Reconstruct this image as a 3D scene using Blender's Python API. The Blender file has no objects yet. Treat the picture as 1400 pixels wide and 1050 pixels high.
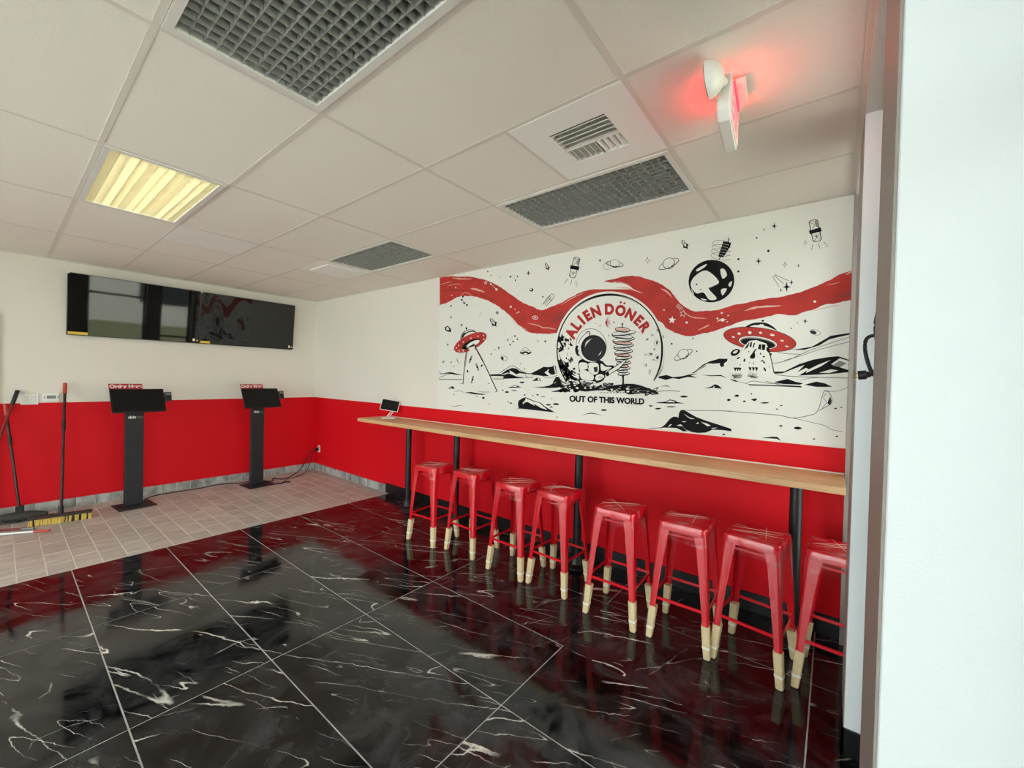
import bpy, math, random
from mathutils import Vector, Matrix
from mathutils.geometry import tessellate_polygon

# ------------------------------------------------------------------ camera
CAM = Vector((6.9437, -3.3658, 1.627))
CR = Vector((0.78389565, 0.62043296, 0.02388613))
CD = Vector((-0.62029491, 0.78424892, -0.01370624))
CU = Vector((-0.02723648, -0.00407219, 0.99962072))
FPX = 556.1131
sc = bpy.context.scene
col = sc.collection
cd = bpy.data.cameras.new('camera')
cam = bpy.data.objects.new('camera', cd)
col.objects.link(cam)
cd.sensor_width = 36.0
cd.lens = FPX / 1400.0 * 36.0
cd.clip_start = 0.02
mw = Matrix.Identity(4)
for i in range(3):
    mw[i][0] = CR[i]; mw[i][1] = CU[i]; mw[i][2] = -CD[i]; mw[i][3] = CAM[i]
cam.matrix_world = mw
sc.camera = cam
sc.view_settings.view_transform = 'Standard'
sc.view_settings.look = 'None'
sc.view_settings.gamma = 1.0
sc.view_settings.use_curve_mapping = False
sc.view_settings.exposure = 0.56

# ------------------------------------------------------------------ daylight: an overcast sky seen through the shop windows
w = bpy.data.worlds.new('overcast_sky')
sc.world = w
w.use_nodes = True
wn = w.node_tree.nodes
bg = wn['Background']
bg.inputs[0].default_value = (0.90, 0.96, 1.0, 1)
bg.inputs[1].default_value = 5.2

sun_d = bpy.data.lights.new('sun', 'SUN'); sun_d.energy = 13; sun_d.angle = math.radians(4); sun_d.color = (1.0, 0.97, 0.92)
sun = bpy.data.objects.new('sun', sun_d); col.objects.link(sun)
sun.rotation_euler = (math.radians(16), math.radians(-30), 0)      # high, from behind the building: it lights the pavement, not the room

def portal(name, loc, rot, sx, sy):
    l = bpy.data.lights.new(name, 'AREA'); l.shape = 'RECTANGLE'; l.size = sx; l.size_y = sy
    l.cycles.is_portal = True
    o = bpy.data.objects.new(name, l); col.objects.link(o); o.location = loc; o.rotation_euler = rot
for n_, yc_, sy_, zc_, sz_, x_ in (('door_daylight', -1.56, 1.02, 1.40, 2.76, 7.16), ('window_daylight', -0.39, 0.62, 1.55, 2.4, 7.34), ('storefront_daylight', -4.4, 3.9, 1.45, 2.6, 7.34)):
    portal(n_, (x_, yc_, zc_), (0, math.radians(90), 0), sz_, sy_)
portal('added_rear_daylight', (5.3, -6.6, 1.45), (math.radians(90), 0, 0), 3.2, 2.6)  # portals for the invented rear windows, which let in extra daylight
portal('added_rear_daylight', (2.2, -6.6, 1.45), (math.radians(90), 0, 0), 2.6, 2.6)

# ------------------------------------------------------------------ photo pixel -> point on a plane of the room
def px(u, v, axis, val):
    r = CD + CR * ((u - 700.0) / FPX) + CU * ((525.0 - v) / FPX)
    t = (val - CAM[axis]) / r[axis]
    return CAM + r * t

# ------------------------------------------------------------------ materials
def s2l(c):
    return tuple(((x / 255.0) / 12.92 if x / 255.0 <= 0.04045 else ((x / 255.0 + 0.055) / 1.055) ** 2.4) for x in c) + (1.0,)
MATS = {}
def mat(name, rgb, rough=0.5, metal=0.0, noise=None, bump=None, emit=None, spec=0.5, coat=0.0):
    """noise=(scale, amount), bump=(scale, strength); colours are sRGB 0-255"""
    m = bpy.data.materials.new(name); m.use_nodes = True
    nt = m.node_tree; b = nt.nodes['Principled BSDF']
    c = s2l(rgb)
    b.inputs['Base Color'].default_value = c
    b.inputs['Roughness'].default_value = rough
    b.inputs['Metallic'].default_value = metal
    b.inputs['Specular IOR Level'].default_value = spec
    b.inputs['Coat Weight'].default_value = coat
    tc = nt.nodes.new('ShaderNodeTexCoord')
    if noise:
        n = nt.nodes.new('ShaderNodeTexNoise'); n.inputs['Scale'].default_value = noise[0]; n.inputs['Detail'].default_value = 6
        nt.links.new(tc.outputs['Object'], n.inputs['Vector'])
        r = nt.nodes.new('ShaderNodeMapRange'); r.inputs[1].default_value = 0.3; r.inputs[2].default_value = 0.7
        r.inputs[3].default_value = 1 - noise[1]; r.inputs[4].default_value = 1 + noise[1]
        nt.links.new(n.outputs['Fac'], r.inputs[0])
        mx = nt.nodes.new('ShaderNodeVectorMath'); mx.operation = 'SCALE'; mx.inputs[0].default_value = c[:3]
        nt.links.new(r.outputs[0], mx.inputs['Scale'])
        nt.links.new(mx.outputs[0], b.inputs['Base Color'])
    if bump:
        n2 = nt.nodes.new('ShaderNodeTexNoise'); n2.inputs['Scale'].default_value = bump[0]; n2.inputs['Detail'].default_value = 4
        nt.links.new(tc.outputs['Object'], n2.inputs['Vector'])
        bp_ = nt.nodes.new('ShaderNodeBump'); bp_.inputs['Strength'].default_value = bump[1]; bp_.inputs['Distance'].default_value = 0.002
        nt.links.new(n2.outputs['Fac'], bp_.inputs['Height'])
        nt.links.new(bp_.outputs['Normal'], b.inputs['Normal'])
    if emit:
        b.inputs['Emission Color'].default_value = s2l(emit[0]); b.inputs['Emission Strength'].default_value = emit[1]
    MATS[name] = m
    return m

RED_Z = 1.229
def two_tone(name):
    m = mat(name, (226, 223, 214), 0.6, bump=(260, 0.25), spec=0.22)
    nt = m.node_tree; b = nt.nodes['Principled BSDF']
    g = nt.nodes.new('ShaderNodeNewGeometry'); sp = nt.nodes.new('ShaderNodeSeparateXYZ')
    nt.links.new(g.outputs['Position'], sp.inputs[0])
    gt = nt.nodes.new('ShaderNodeMath'); gt.operation = 'GREATER_THAN'; gt.inputs[1].default_value = RED_Z
    nt.links.new(sp.outputs['Z'], gt.inputs[0])
    mx = nt.nodes.new('ShaderNodeMix'); mx.data_type = 'RGBA'
    mx.inputs[6].default_value = s2l((212, 5, 22)); mx.inputs[7].default_value = s2l((226, 220, 209))
    nt.links.new(gt.outputs[0], mx.inputs[0]); nt.links.new(mx.outputs[2], b.inputs['Base Color'])
    return m
two_tone('wall_paint')
mat('white_paint', (220, 226, 226), 0.5, bump=(200, 0.35))
mat('soffit_paint', (226, 224, 218), 0.6)
mat('frame_black', (22, 22, 23), 0.35)
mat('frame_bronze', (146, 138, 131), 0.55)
mat('ceiling_tile', (236, 230, 221), 0.9, noise=(320, 0.05), bump=(420, 0.5))
mat('grid_metal', (218, 211, 202), 0.5)
mat('panel_white', (240, 239, 234), 0.5)
mat('plenum', (40, 40, 40), 0.9)
mat('grout_light', (212, 205, 195), 0.9, noise=(30, 0.1))
mat('grout_white', (178, 176, 173), 0.8, noise=(14, 0.15))
mat('vinyl_black', (16, 17, 19), 0.35)
mat('steel_black', (24, 25, 27), 0.42, spec=0.4)
mat('kiosk_grey', (40, 42, 44), 0.5, spec=0.3)
mat('screen_black', (8, 8, 9), 0.4, spec=0.3)
mat('tv_glass', (5, 5, 6), 0.035, spec=0.55)
mat('tv_bezel', (14, 14, 15), 0.3)
mat('sticker_yellow', (222, 184, 60), 0.5)
mat('sticker_white', (228, 226, 220), 0.5)
mat('sign_red', (178, 24, 44), 0.4)
mat('white_plastic', (232, 230, 224), 0.35)
mat('device_grey', (122, 126, 122), 0.4)
mat('reader_black', (18, 18, 19), 0.3)
mat('cord_black', (14, 14, 14), 0.5)
mat('stool_red', (206, 6, 26), 0.26, coat=0.5)
mat('kraft', (214, 192, 148), 0.75, noise=(40, 0.08), bump=(90, 0.3))
mat('tape_white', (232, 226, 210), 0.35)
mat('rubber_pink', (180, 98, 88), 0.6)
mat('handle_red', (126, 26, 22), 0.4)
mat('handle_dark', (46, 18, 18), 0.4)
mat('grip_black', (24, 22, 20), 0.6)
mat('grip_red', (190, 66, 50), 0.5)
mat('bristle_yellow', (206, 172, 82), 0.7)
mat('bristle_dark', (34, 32, 26), 0.8)
mat('broom_block', (44, 34, 22), 0.7)
mat('dust_head', (62, 62, 58), 0.95, bump=(60, 1.0))
mat('louver_metal', (158, 160, 154), 0.35, metal=0.25)
mat('fixture_white', (222, 220, 214), 0.4)
mat('fixture_inner', (196, 196, 190), 0.3, metal=0.2)
mat('tube_off', (225, 225, 220), 0.3)
mat('tube_lit', (255, 250, 200), 0.3, emit=((255, 249, 224), 12.0))
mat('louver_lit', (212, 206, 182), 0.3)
mat('led_red', (255, 40, 60), 0.4, emit=((255, 44, 52), 5.0))
mat('led_strip', (255, 30, 30), 0.4, emit=((255, 6, 12), 28))
mat('sign_face', (236, 222, 214), 0.4)
mat('lens_grey', (120, 120, 116), 0.25)
mat('brass', (196, 160, 60), 0.35, metal=0.8)
mat('ink', (9, 9, 10), 0.7, spec=0.2)
mat('ink_grey', (128, 128, 124), 0.55)
mat('ink_mid', (44, 44, 46), 0.7, spec=0.2)
mat('print_dark_red', (140, 40, 36), 0.55)
mat('print_white', (226, 226, 218), 0.5)
mat('print_pink', (222, 178, 164), 0.55)
mat('mural_paper', (228, 226, 217), 0.5, spec=0.3)
mat('print_red', (182, 52, 44), 0.6, noise=(7, 0.16), spec=0.25)
mat('seam_grey', (186, 186, 180), 0.6)
mat('text_red', (172, 36, 34), 0.6, spec=0.25)
mat('asphalt', (196, 192, 184), 0.9, noise=(20, 0.15))
mat('turf', (112, 112, 78), 0.95, noise=(12, 0.4))
mat('stucco', (214, 210, 200), 0.85, noise=(3, 0.05))
mat('dark_glass', (18, 22, 26), 0.08)

def wood(name):
    m = mat(name, (212, 170, 122), 0.42)
    nt = m.node_tree; b = nt.nodes['Principled BSDF']
    tc = nt.nodes.new('ShaderNodeTexCoord'); mp = nt.nodes.new('ShaderNodeMapping')
    mp.inputs['Scale'].default_value = (1.2, 22, 22)
    nt.links.new(tc.outputs['Object'], mp.inputs[0])
    n = nt.nodes.new('ShaderNodeTexNoise'); n.inputs['Scale'].default_value = 3; n.inputs['Detail'].default_value = 7; n.inputs['Distortion'].default_value = 0.6
    nt.links.new(mp.outputs[0], n.inputs['Vector'])
    cr = nt.nodes.new('ShaderNodeValToRGB')
    cr.color_ramp.elements[0].position = 0.3; cr.color_ramp.elements[0].color = s2l((196, 150, 100))
    cr.color_ramp.elements[1].position = 0.7; cr.color_ramp.elements[1].color = s2l((222, 184, 138))
    nt.links.new(n.outputs['Fac'], cr.inputs[0]); nt.links.new(cr.outputs[0], b.inputs['Base Color'])
    return m
wood('oak')

def thin_glass(name, tint=(0.94, 0.97, 0.96)):
    m = bpy.data.materials.new(name); m.use_nodes = True; nt = m.node_tree
    for n in list(nt.nodes): nt.nodes.remove(n)
    out = nt.nodes.new('ShaderNodeOutputMaterial'); tr = nt.nodes.new('ShaderNodeBsdfTransparent'); gl = nt.nodes.new('ShaderNodeBsdfGlossy')
    tr.inputs[0].default_value = tint + (1,); gl.inputs['Roughness'].default_value = 0.02
    fr = nt.nodes.new('ShaderNodeFresnel'); fr.inputs[0].default_value = 1.45
    mx = nt.nodes.new('ShaderNodeMixShader')
    nt.links.new(fr.outputs[0], mx.inputs[0]); nt.links.new(tr.outputs[0], mx.inputs[1]); nt.links.new(gl.outputs[0], mx.inputs[2])
    nt.links.new(mx.outputs[0], out.inputs[0])
    MATS[name] = m
thin_glass('window_glass')

def film(name, stretch, haze):
    """clear stretch wrap: mostly see-through, glossy, with whitish creases"""
    m = bpy.data.materials.new(name); m.use_nodes = True; nt = m.node_tree
    for n in list(nt.nodes): nt.nodes.remove(n)
    L = nt.links.new
    out = nt.nodes.new('ShaderNodeOutputMaterial'); tr = nt.nodes.new('ShaderNodeBsdfTransparent'); gl = nt.nodes.new('ShaderNodeBsdfGlossy'); df = nt.nodes.new('ShaderNodeBsdfDiffuse')
    gl.inputs['Roughness'].default_value = 0.12; df.inputs[0].default_value = (0.9, 0.85, 0.85, 1)
    tc = nt.nodes.new('ShaderNodeTexCoord'); mp = nt.nodes.new('ShaderNodeMapping'); mp.inputs['Scale'].default_value = stretch; mp.inputs['Rotation'].default_value = (0, 0, 0.7)
    L(tc.outputs['Object'], mp.inputs[0])
    n = nt.nodes.new('ShaderNodeTexNoise'); n.inputs['Scale'].default_value = 9; n.inputs['Detail'].default_value = 5; n.inputs['Distortion'].default_value = 0.8
    L(mp.outputs[0], n.inputs['Vector'])
    bp_ = nt.nodes.new('ShaderNodeBump'); bp_.inputs['Strength'].default_value = 0.9; bp_.inputs['Distance'].default_value = 0.02
    L(n.outputs['Fac'], bp_.inputs['Height']); L(bp_.outputs[0], gl.inputs['Normal'])
    cr = nt.nodes.new('ShaderNodeValToRGB'); cr.color_ramp.elements[0].position = 0.56; cr.color_ramp.elements[0].color = (0, 0, 0, 1)
    cr.color_ramp.elements[1].position = 0.66; cr.color_ramp.elements[1].color = (haze, haze, haze, 1)
    L(n.outputs['Fac'], cr.inputs[0])
    lw = nt.nodes.new('ShaderNodeLayerWeight'); lw.inputs[0].default_value = 0.25; L(bp_.outputs[0], lw.inputs['Normal'])
    mr = nt.nodes.new('ShaderNodeMapRange'); mr.inputs[3].default_value = 0.01; mr.inputs[4].default_value = 0.16
    L(lw.outputs['Fresnel'], mr.inputs[0])
    m1 = nt.nodes.new('ShaderNodeMixShader'); m2 = nt.nodes.new('ShaderNodeMixShader')
    L(mr.outputs[0], m1.inputs[0]); L(tr.outputs[0], m1.inputs[1]); L(gl.outputs[0], m1.inputs[2])
    L(cr.outputs[0], m2.inputs[0]); L(m1.outputs[0], m2.inputs[1]); L(df.outputs[0], m2.inputs[2])
    L(m2.outputs[0], out.inputs[0])
    MATS[name] = m
film('wrap_seat', (1.0, 3.2, 1.0), 0.14)
film('wrap_leg', (7.0, 7.0, 0.35), 0.04)

def marble():
    m = mat('marble_black', (12, 12, 13), 0.06, spec=0.42)
    nt = m.node_tree; b = nt.nodes['Principled BSDF']; L = nt.links.new
    g = nt.nodes.new('ShaderNodeNewGeometry'); oi = nt.nodes.new('ShaderNodeObjectInfo')
    off = nt.nodes.new('ShaderNodeVectorMath'); off.operation = 'SCALE'; off.inputs[0].default_value = (37.0, 53.0, 11.0)
    L(oi.outputs['Random'], off.inputs['Scale'])
    ad = nt.nodes.new('ShaderNodeVectorMath'); L(g.outputs['Position'], ad.inputs[0]); L(off.outputs[0], ad.inputs[1])
    jn = nt.nodes.new('ShaderNodeTexNoise'); jn.inputs['Scale'].default_value = 7.0; jn.inputs['Detail'].default_value = 5; jn.inputs['Roughness'].default_value = 0.65
    L(ad.outputs[0], jn.inputs['Vector'])
    js = nt.nodes.new('ShaderNodeVectorMath'); js.operation = 'SCALE'; js.inputs['Scale'].default_value = 0.055; L(jn.outputs['Color'], js.inputs[0])
    jit = nt.nodes.new('ShaderNodeVectorMath'); L(ad.outputs[0], jit.inputs[0]); L(js.outputs[0], jit.inputs[1])
    def veins(rot, scale, nscale, width, dist, mscale, mlo, mhi):
        vr = nt.nodes.new('ShaderNodeVectorRotate'); vr.rotation_type = 'Z_AXIS'; vr.inputs['Angle'].default_value = rot
        L(jit.outputs[0], vr.inputs['Vector'])
        mp = nt.nodes.new('ShaderNodeVectorMath'); mp.operation = 'MULTIPLY'; mp.inputs[1].default_value = scale
        L(vr.outputs[0], mp.inputs[0])
        n = nt.nodes.new('ShaderNodeTexNoise'); n.inputs['Scale'].default_value = nscale; n.inputs['Detail'].default_value = 1.0; n.inputs['Roughness'].default_value = 0.4; n.inputs['Distortion'].default_value = dist
        L(mp.outputs[0], n.inputs['Vector'])
        s = nt.nodes.new('ShaderNodeMath'); s.operation = 'SUBTRACT'; s.inputs[1].default_value = 0.5; L(n.outputs['Fac'], s.inputs[0])
        a = nt.nodes.new('ShaderNodeMath'); a.operation = 'ABSOLUTE'; L(s.outputs[0], a.inputs[0])
        r = nt.nodes.new('ShaderNodeMapRange'); r.interpolation_type = 'SMOOTHSTEP'; r.inputs[1].default_value = 0.0; r.inputs[2].default_value = width; r.inputs[3].default_value = 1; r.inputs[4].default_value = 0
        L(a.outputs[0], r.inputs[0])
        k = nt.nodes.new('ShaderNodeTexNoise'); k.inputs['Scale'].default_value = mscale; k.inputs['Detail'].default_value = 3; L(ad.outputs[0], k.inputs['Vector'])
        kr = nt.nodes.new('ShaderNodeMapRange'); kr.inputs[1].default_value = mlo; kr.inputs[2].default_value = mhi; L(k.outputs['Fac'], kr.inputs[0])
        mu = nt.nodes.new('ShaderNodeMath'); mu.operation = 'MULTIPLY'; L(r.outputs[0], mu.inputs[0]); L(kr.outputs[0], mu.inputs[1])
        return mu.outputs[0]
    v1 = veins(-0.46, (0.28, 2.4, 1), 1.9, 0.0058, 0.0, 2.4, 0.47, 0.60)
    v2 = veins(-0.40, (0.5, 4.2, 1), 2.2, 0.0052, 0.1, 3.2, 0.50, 0.64)
    v3 = veins(-1.05, (0.6, 2.6, 1), 1.6, 0.0035, 0.2, 2.8, 0.56, 0.68)
    mxa = nt.nodes.new('ShaderNodeMath'); mxa.operation = 'MAXIMUM'; L(v1, mxa.inputs[0]); L(v2, mxa.inputs[1])
    mxb = nt.nodes.new('ShaderNodeMath'); mxb.operation = 'MAXIMUM'; L(mxa.outputs[0], mxb.inputs[0]); L(v3, mxb.inputs[1])
    cl = nt.nodes.new('ShaderNodeTexNoise'); cl.inputs['Scale'].default_value = 3.0; cl.inputs['Detail'].default_value = 8; cl.inputs['Roughness'].default_value = 0.7; cl.inputs['Distortion'].default_value = 1.2
    L(ad.outputs[0], cl.inputs['Vector'])
    cr = nt.nodes.new('ShaderNodeValToRGB')
    cr.color_ramp.elements[0].position = 0.42; cr.color_ramp.elements[0].color = s2l((9, 9, 10))
    cr.color_ramp.elements[1].position = 0.78; cr.color_ramp.elements[1].color = s2l((66, 65, 66))
    L(cl.outputs['Fac'], cr.inputs[0])
    mx = nt.nodes.new('ShaderNodeMix'); mx.data_type = 'RGBA'; L(mxb.outputs[0], mx.inputs[0]); L(cr.outputs[0], mx.inputs[6]); mx.inputs[7].default_value = s2l((214, 208, 198))
    L(mx.outputs[2], b.inputs['Base Color'])
    rr = nt.nodes.new('ShaderNodeMapRange'); rr.inputs[1].default_value = 0.35; rr.inputs[2].default_value = 0.75; rr.inputs[3].default_value = 0.045; rr.inputs[4].default_value = 0.16
    L(cl.outputs['Fac'], rr.inputs[0]); L(rr.outputs[0], b.inputs['Roughness'])
marble()

def ceramic(name, c0, c1, sc_, rough=0.5):
    m = mat(name, c0, rough)
    nt = m.node_tree; b = nt.nodes['Principled BSDF']; L = nt.links.new
    g = nt.nodes.new('ShaderNodeNewGeometry'); oi = nt.nodes.new('ShaderNodeObjectInfo')
    off = nt.nodes.new('ShaderNodeVectorMath'); off.operation = 'SCALE'; off.inputs[0].default_value = (17.0, 31.0, 7.0); L(oi.outputs['Random'], off.inputs['Scale'])
    ad = nt.nodes.new('ShaderNodeVectorMath'); L(g.outputs['Position'], ad.inputs[0]); L(off.outputs[0], ad.inputs[1])
    mp = nt.nodes.new('ShaderNodeMapping'); mp.inputs['Scale'].default_value = sc_; L(ad.outputs[0], mp.inputs[0])
    n = nt.nodes.new('ShaderNodeTexNoise'); n.inputs['Scale'].default_value = 3; n.inputs['Detail'].default_value = 6; n.inputs['Distortion'].default_value = 0.5; L(mp.outputs[0], n.inputs['Vector'])
    cr = nt.nodes.new('ShaderNodeValToRGB'); cr.color_ramp.elements[0].position = 0.3; cr.color_ramp.elements[0].color = s2l(c0); cr.color_ramp.elements[1].position = 0.72; cr.color_ramp.elements[1].color = s2l(c1)
    L(n.outputs['Fac'], cr.inputs[0])
    hv = nt.nodes.new('ShaderNodeHueSaturation'); mr = nt.nodes.new('ShaderNodeMapRange'); mr.inputs[3].default_value = 0.88; mr.inputs[4].default_value = 1.08
    L(oi.outputs['Random'], mr.inputs[0]); L(mr.outputs[0], hv.inputs['Value']); L(cr.outputs[0], hv.inputs['Color']); L(hv.outputs[0], b.inputs['Base Color'])
ceramic('floor_ceramic', (158, 151, 143), (202, 194, 184), (14, 1.6, 1), 0.42)
ceramic('base_ceramic', (112, 112, 108), (190, 190, 184), (3, 3, 2.2), 0.6)

# ------------------------------------------------------------------ mesh helpers
class MB:
    def __init__(s): s.v = []; s.f = []; s.m = []; s.mats = []
    def mi(s, name):
        if name not in s.mats: s.mats.append(name)
        return s.mats.index(name)
    def add(s, vs, fs, mat_=None):
        o = len(s.v); s.v += [tuple(p) for p in vs]; s.f += [tuple(i + o for i in f) for f in fs]
        s.m += [s.mi(mat_) if mat_ else 0] * len(fs); return s
    def box(s, x0, x1, y0, y1, z0, z1, mat_=None, ch=0.0):
        if ch:   # chamfered on the +z edges
            vs = [(x0, y0, z0), (x1, y0, z0), (x1, y1, z0), (x0, y1, z0), (x0, y0, z1 - ch), (x1, y0, z1 - ch), (x1, y1, z1 - ch), (x0, y1, z1 - ch),
                  (x0 + ch, y0 + ch, z1), (x1 - ch, y0 + ch, z1), (x1 - ch, y1 - ch, z1), (x0 + ch, y1 - ch, z1)]
            fs = [(3, 2, 1, 0), (8, 9, 10, 11)]
            for a in range(4):
                b = (a + 1) % 4; fs += [(a, b, b + 4, a + 4), (a + 4, b + 4, b + 8, a + 8)]
            return s.add(vs, fs, mat_)
        vs = [(x0, y0, z0), (x1, y0, z0), (x1, y1, z0), (x0, y1, z0), (x0, y0, z1), (x1, y0, z1), (x1, y1, z1), (x0, y1, z1)]
        return s.add(vs, [(3, 2, 1, 0), (4, 5, 6, 7), (0, 1, 5, 4), (1, 2, 6, 5), (2, 3, 7, 6), (3, 0, 4, 7)], mat_)
    def loft(s, loops, cap0=True, cap1=True, mat_=None, closed=True):
        n = len(loops[0]); vs = [p for l in loops for p in l]; fs = []
        for k in range(len(loops) - 1):
            for i in range(n if closed else n - 1):
                j = (i + 1) % n
                fs.append((k * n + i, k * n + j, (k + 1) * n + j, (k + 1) * n + i))
        if cap0: fs.append(tuple(range(n - 1, -1, -1)))
        if cap1: fs.append(tuple((len(loops) - 1) * n + i for i in range(n)))
        return s.add(vs, fs, mat_)
    def lathe(s, prof, n=20, c=(0, 0), mat_=None):
        return s.loft([[(c[0] + r * math.cos(2 * math.pi * i / n), c[1] + r * math.sin(2 * math.pi * i / n), z) for i in range(n)] for r, z in prof], mat_=mat_)
    def tube(s, pts, r, n=8, mat_=None):
        pts = [Vector(p) for p in pts]; loops = []
        rr = r if isinstance(r, (list, tuple)) else [r] * len(pts)
        ref = Vector((0, 0, 1))
        for k, p in enumerate(pts):
            t = (pts[min(k + 1, len(pts) - 1)] - pts[max(k - 1, 0)]).normalized()
            a = t.cross(ref)
            if a.length < 1e-3: a = t.cross(Vector((1, 0, 0)))
            a.normalize(); b = a.cross(t)
            loops.append([tuple(p + (a * math.cos(2 * math.pi * i / n) + b * math.sin(2 * math.pi * i / n)) * rr[k]) for i in range(n)])
        return s.loft(loops, mat_=mat_)
    def prism(s, poly, axis, a0, a1, mat_=None):
        """poly in the two other axes (cyclic order), extruded along axis"""
        def P(p, a):
            q = [0, 0, 0]; q[axis] = a; q[(axis + 1) % 3] = p[0]; q[(axis + 2) % 3] = p[1]; return tuple(q)
        return s.loft([[P(p, a0) for p in poly], [P(p, a1) for p in poly]], mat_=mat_)

def mesh(name, mb, default):
    me = bpy.data.meshes.new(name); me.from_pydata(mb.v, [], mb.f)
    names = mb.mats if mb.mats else [default]
    for n in names: me.materials.append(MATS[n])
    if mb.mats:
        me.polygons.foreach_set('material_index', mb.m)
    me.update()
    return me
def obj(name, mb, material=None, parent=None, smooth=False, loc=None, rot=None, kind=None, bev=0.0):
    me = mb if isinstance(mb, bpy.types.Mesh) else mesh(name, mb, material)
    if smooth:
        for p in me.polygons: p.use_smooth = True
        if hasattr(me, 'set_sharp_from_angle'): me.set_sharp_from_angle(angle=math.radians(38))
    o = bpy.data.objects.new(name, me); col.objects.link(o)
    if parent: o.parent = parent
    if loc: o.location = loc
    if rot: o.rotation_euler = rot
    if kind: o['kind'] = kind
    if bev:
        md = o.modifiers.new('bevel', 'BEVEL'); md.width = bev; md.segments = 2; md.limit_method = 'ANGLE'
    return o
def tag(o, label, cat, group=None):
    o['label'] = label; o['category'] = cat
    if group: o['group'] = group
    return o
def thing(name, label, cat, loc=(0, 0, 0), rz=0.0, group=None):
    o = bpy.data.objects.new(name, None); col.objects.link(o); o.location = loc; o.rotation_euler = (0, 0, rz)
    o.empty_display_size = 0.1
    return tag(o, label, cat, group)
def dup(root, loc, rz, label):
    r = root.copy(); col.objects.link(r); r.location = loc; r.rotation_euler = (0, 0, rz); r['label'] = label
    for ch in list(root.children):
        c = ch.copy(); col.objects.link(c); c.parent = r
        for g in list(ch.children):
            d = g.copy(); col.objects.link(d); d.parent = c
    return r
def struct(name, mb, material, **k):
    return obj(name, mb, material, kind='structure', **k)

def text_geo(body, size=1.0, off=0.0, ext=0.0, shear=0.0):
    """letters as flat triangles in xy; returns verts, faces, width"""
    cu = bpy.data.curves.new('lettering', 'FONT'); cu.body = body; cu.size = size; cu.offset = off; cu.extrude = ext; cu.shear = shear; cu.resolution_u = 6
    o = bpy.data.objects.new('lettering', cu); col.objects.link(o)
    bpy.context.view_layer.update()
    dg = bpy.context.evaluated_depsgraph_get(); me = o.evaluated_get(dg).to_mesh()
    vs = [tuple(v.co) for v in me.vertices]; fs = [tuple(p.vertices) for p in me.polygons]
    o.evaluated_get(dg).to_mesh_clear()
    bpy.data.objects.remove(o); bpy.data.curves.remove(cu)
    return vs, fs

# ================================================================== the setting
H = 2.847
XE = 7.02          # inner face of the shopfront piers
BX = [0.0, 0.16, 1.38, 2.60, 3.80, 5.02, 6.24, 7.00]            # ceiling grid, lines across
AY = [0.0, -0.595, -1.195, -1.81, -2.425, -3.025, -3.635, -4.245, -4.855, -5.465, -6.075, -6.5]

# walls
struct('wall_left', MB().box(-0.15, 0, -6.65, 0.15, -0.05, 3.1), 'wall_paint')
struct('wall_mural', MB().box(0, 7.5, 0, 0.15, -0.05, 3.1), 'wall_paint')
wb = MB().box(0, 7.5, -6.65, -6.5, -0.05, 0.12).box(0, 7.5, -6.65, -6.5, 2.75, 3.1)
for a, b in ((0.0, 0.9), (3.45, 3.75), (6.9, 7.5)): wb.box(a, b, -6.65, -6.5, 0.12, 2.75)
struct('wall_back', wb, 'white_paint')
wr = MB().box(XE, 7.42, -1.03, -0.73, -0.05, 3.1)
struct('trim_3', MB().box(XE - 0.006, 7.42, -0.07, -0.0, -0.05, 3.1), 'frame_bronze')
wr.box(7.22, 7.42, -0.73, -0.07, -0.05, 0.30).box(7.22, 7.42, -0.73, -0.07, 2.72, 3.1)
wrt = struct('wall_right', wr, 'white_paint')
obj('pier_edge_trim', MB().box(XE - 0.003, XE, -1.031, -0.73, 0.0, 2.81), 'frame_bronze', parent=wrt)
pier = struct('wall_front', MB().box(XE, 7.42, -2.40, -2.09, -0.05, 3.1), 'white_paint', bev=0.004)
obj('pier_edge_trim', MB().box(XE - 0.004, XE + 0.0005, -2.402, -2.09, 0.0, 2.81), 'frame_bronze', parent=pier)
struct('wall_storefront', MB().box(7.22, 7.42, -6.65, -2.40, -0.05, 0.12).box(7.22, 7.42, -6.65, -2.40, 2.75, 3.1).box(7.22, 7.42, -6.65, -6.3, 0.12, 2.75), 'white_paint')
struct('wall_header', MB().box(XE, 7.42, -6.5, -0.07, 2.812, 3.1), 'soffit_paint')
# trims
struct('trim_1', MB().box(XE - 0.024, XE, -6.5, 0, H - 0.003, H + 0.0).box(XE - 0.003, XE, -6.5, 0, H - 0.025, H), 'grid_metal')
struct('trim_2', MB().box(-0.0, 0.02, -3.46, -3.36, 0, 2.2, ), 'white_plastic')
# baseboards
struct('baseboard_mural', MB().box(2.09, XE - 0.006, -0.012, 0, 0, 0.132), 'vinyl_black')
struct('baseboard_right', MB().box(XE - 0.010, XE, -1.042, -0.73, 0, 0.115).box(XE - 0.010, 7.09, -1.042, -1.03, 0, 0.115), 'vinyl_black')
bl = struct('baseboard_left', MB().box(0, 0.006, -6.5, 0, 0, 0.108), 'grout_light')
bt = struct('baseboard_corner', MB().box(0, 2.09, -0.006, 0, 0, 0.108), 'grout_light')
tm = mesh('baseboard_tile', MB().box(0.0, 0.012, 0.003, 0.150, 0.004, 0.108), 'base_ceramic')
for i in range(30):
    obj('baseboard_tile', tm, parent=bl, loc=(0.0, -0.160 - i * 0.1545, 0))
tm2 = mesh('baseboard_tile', MB().box(0.003, 0.146, -0.012, 0.0, 0.004, 0.108), 'base_ceramic')
for i in range(14):
    obj('baseboard_tile', tm2, parent=bt, loc=(0.012 + i * 0.1484, 0, 0))

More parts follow.
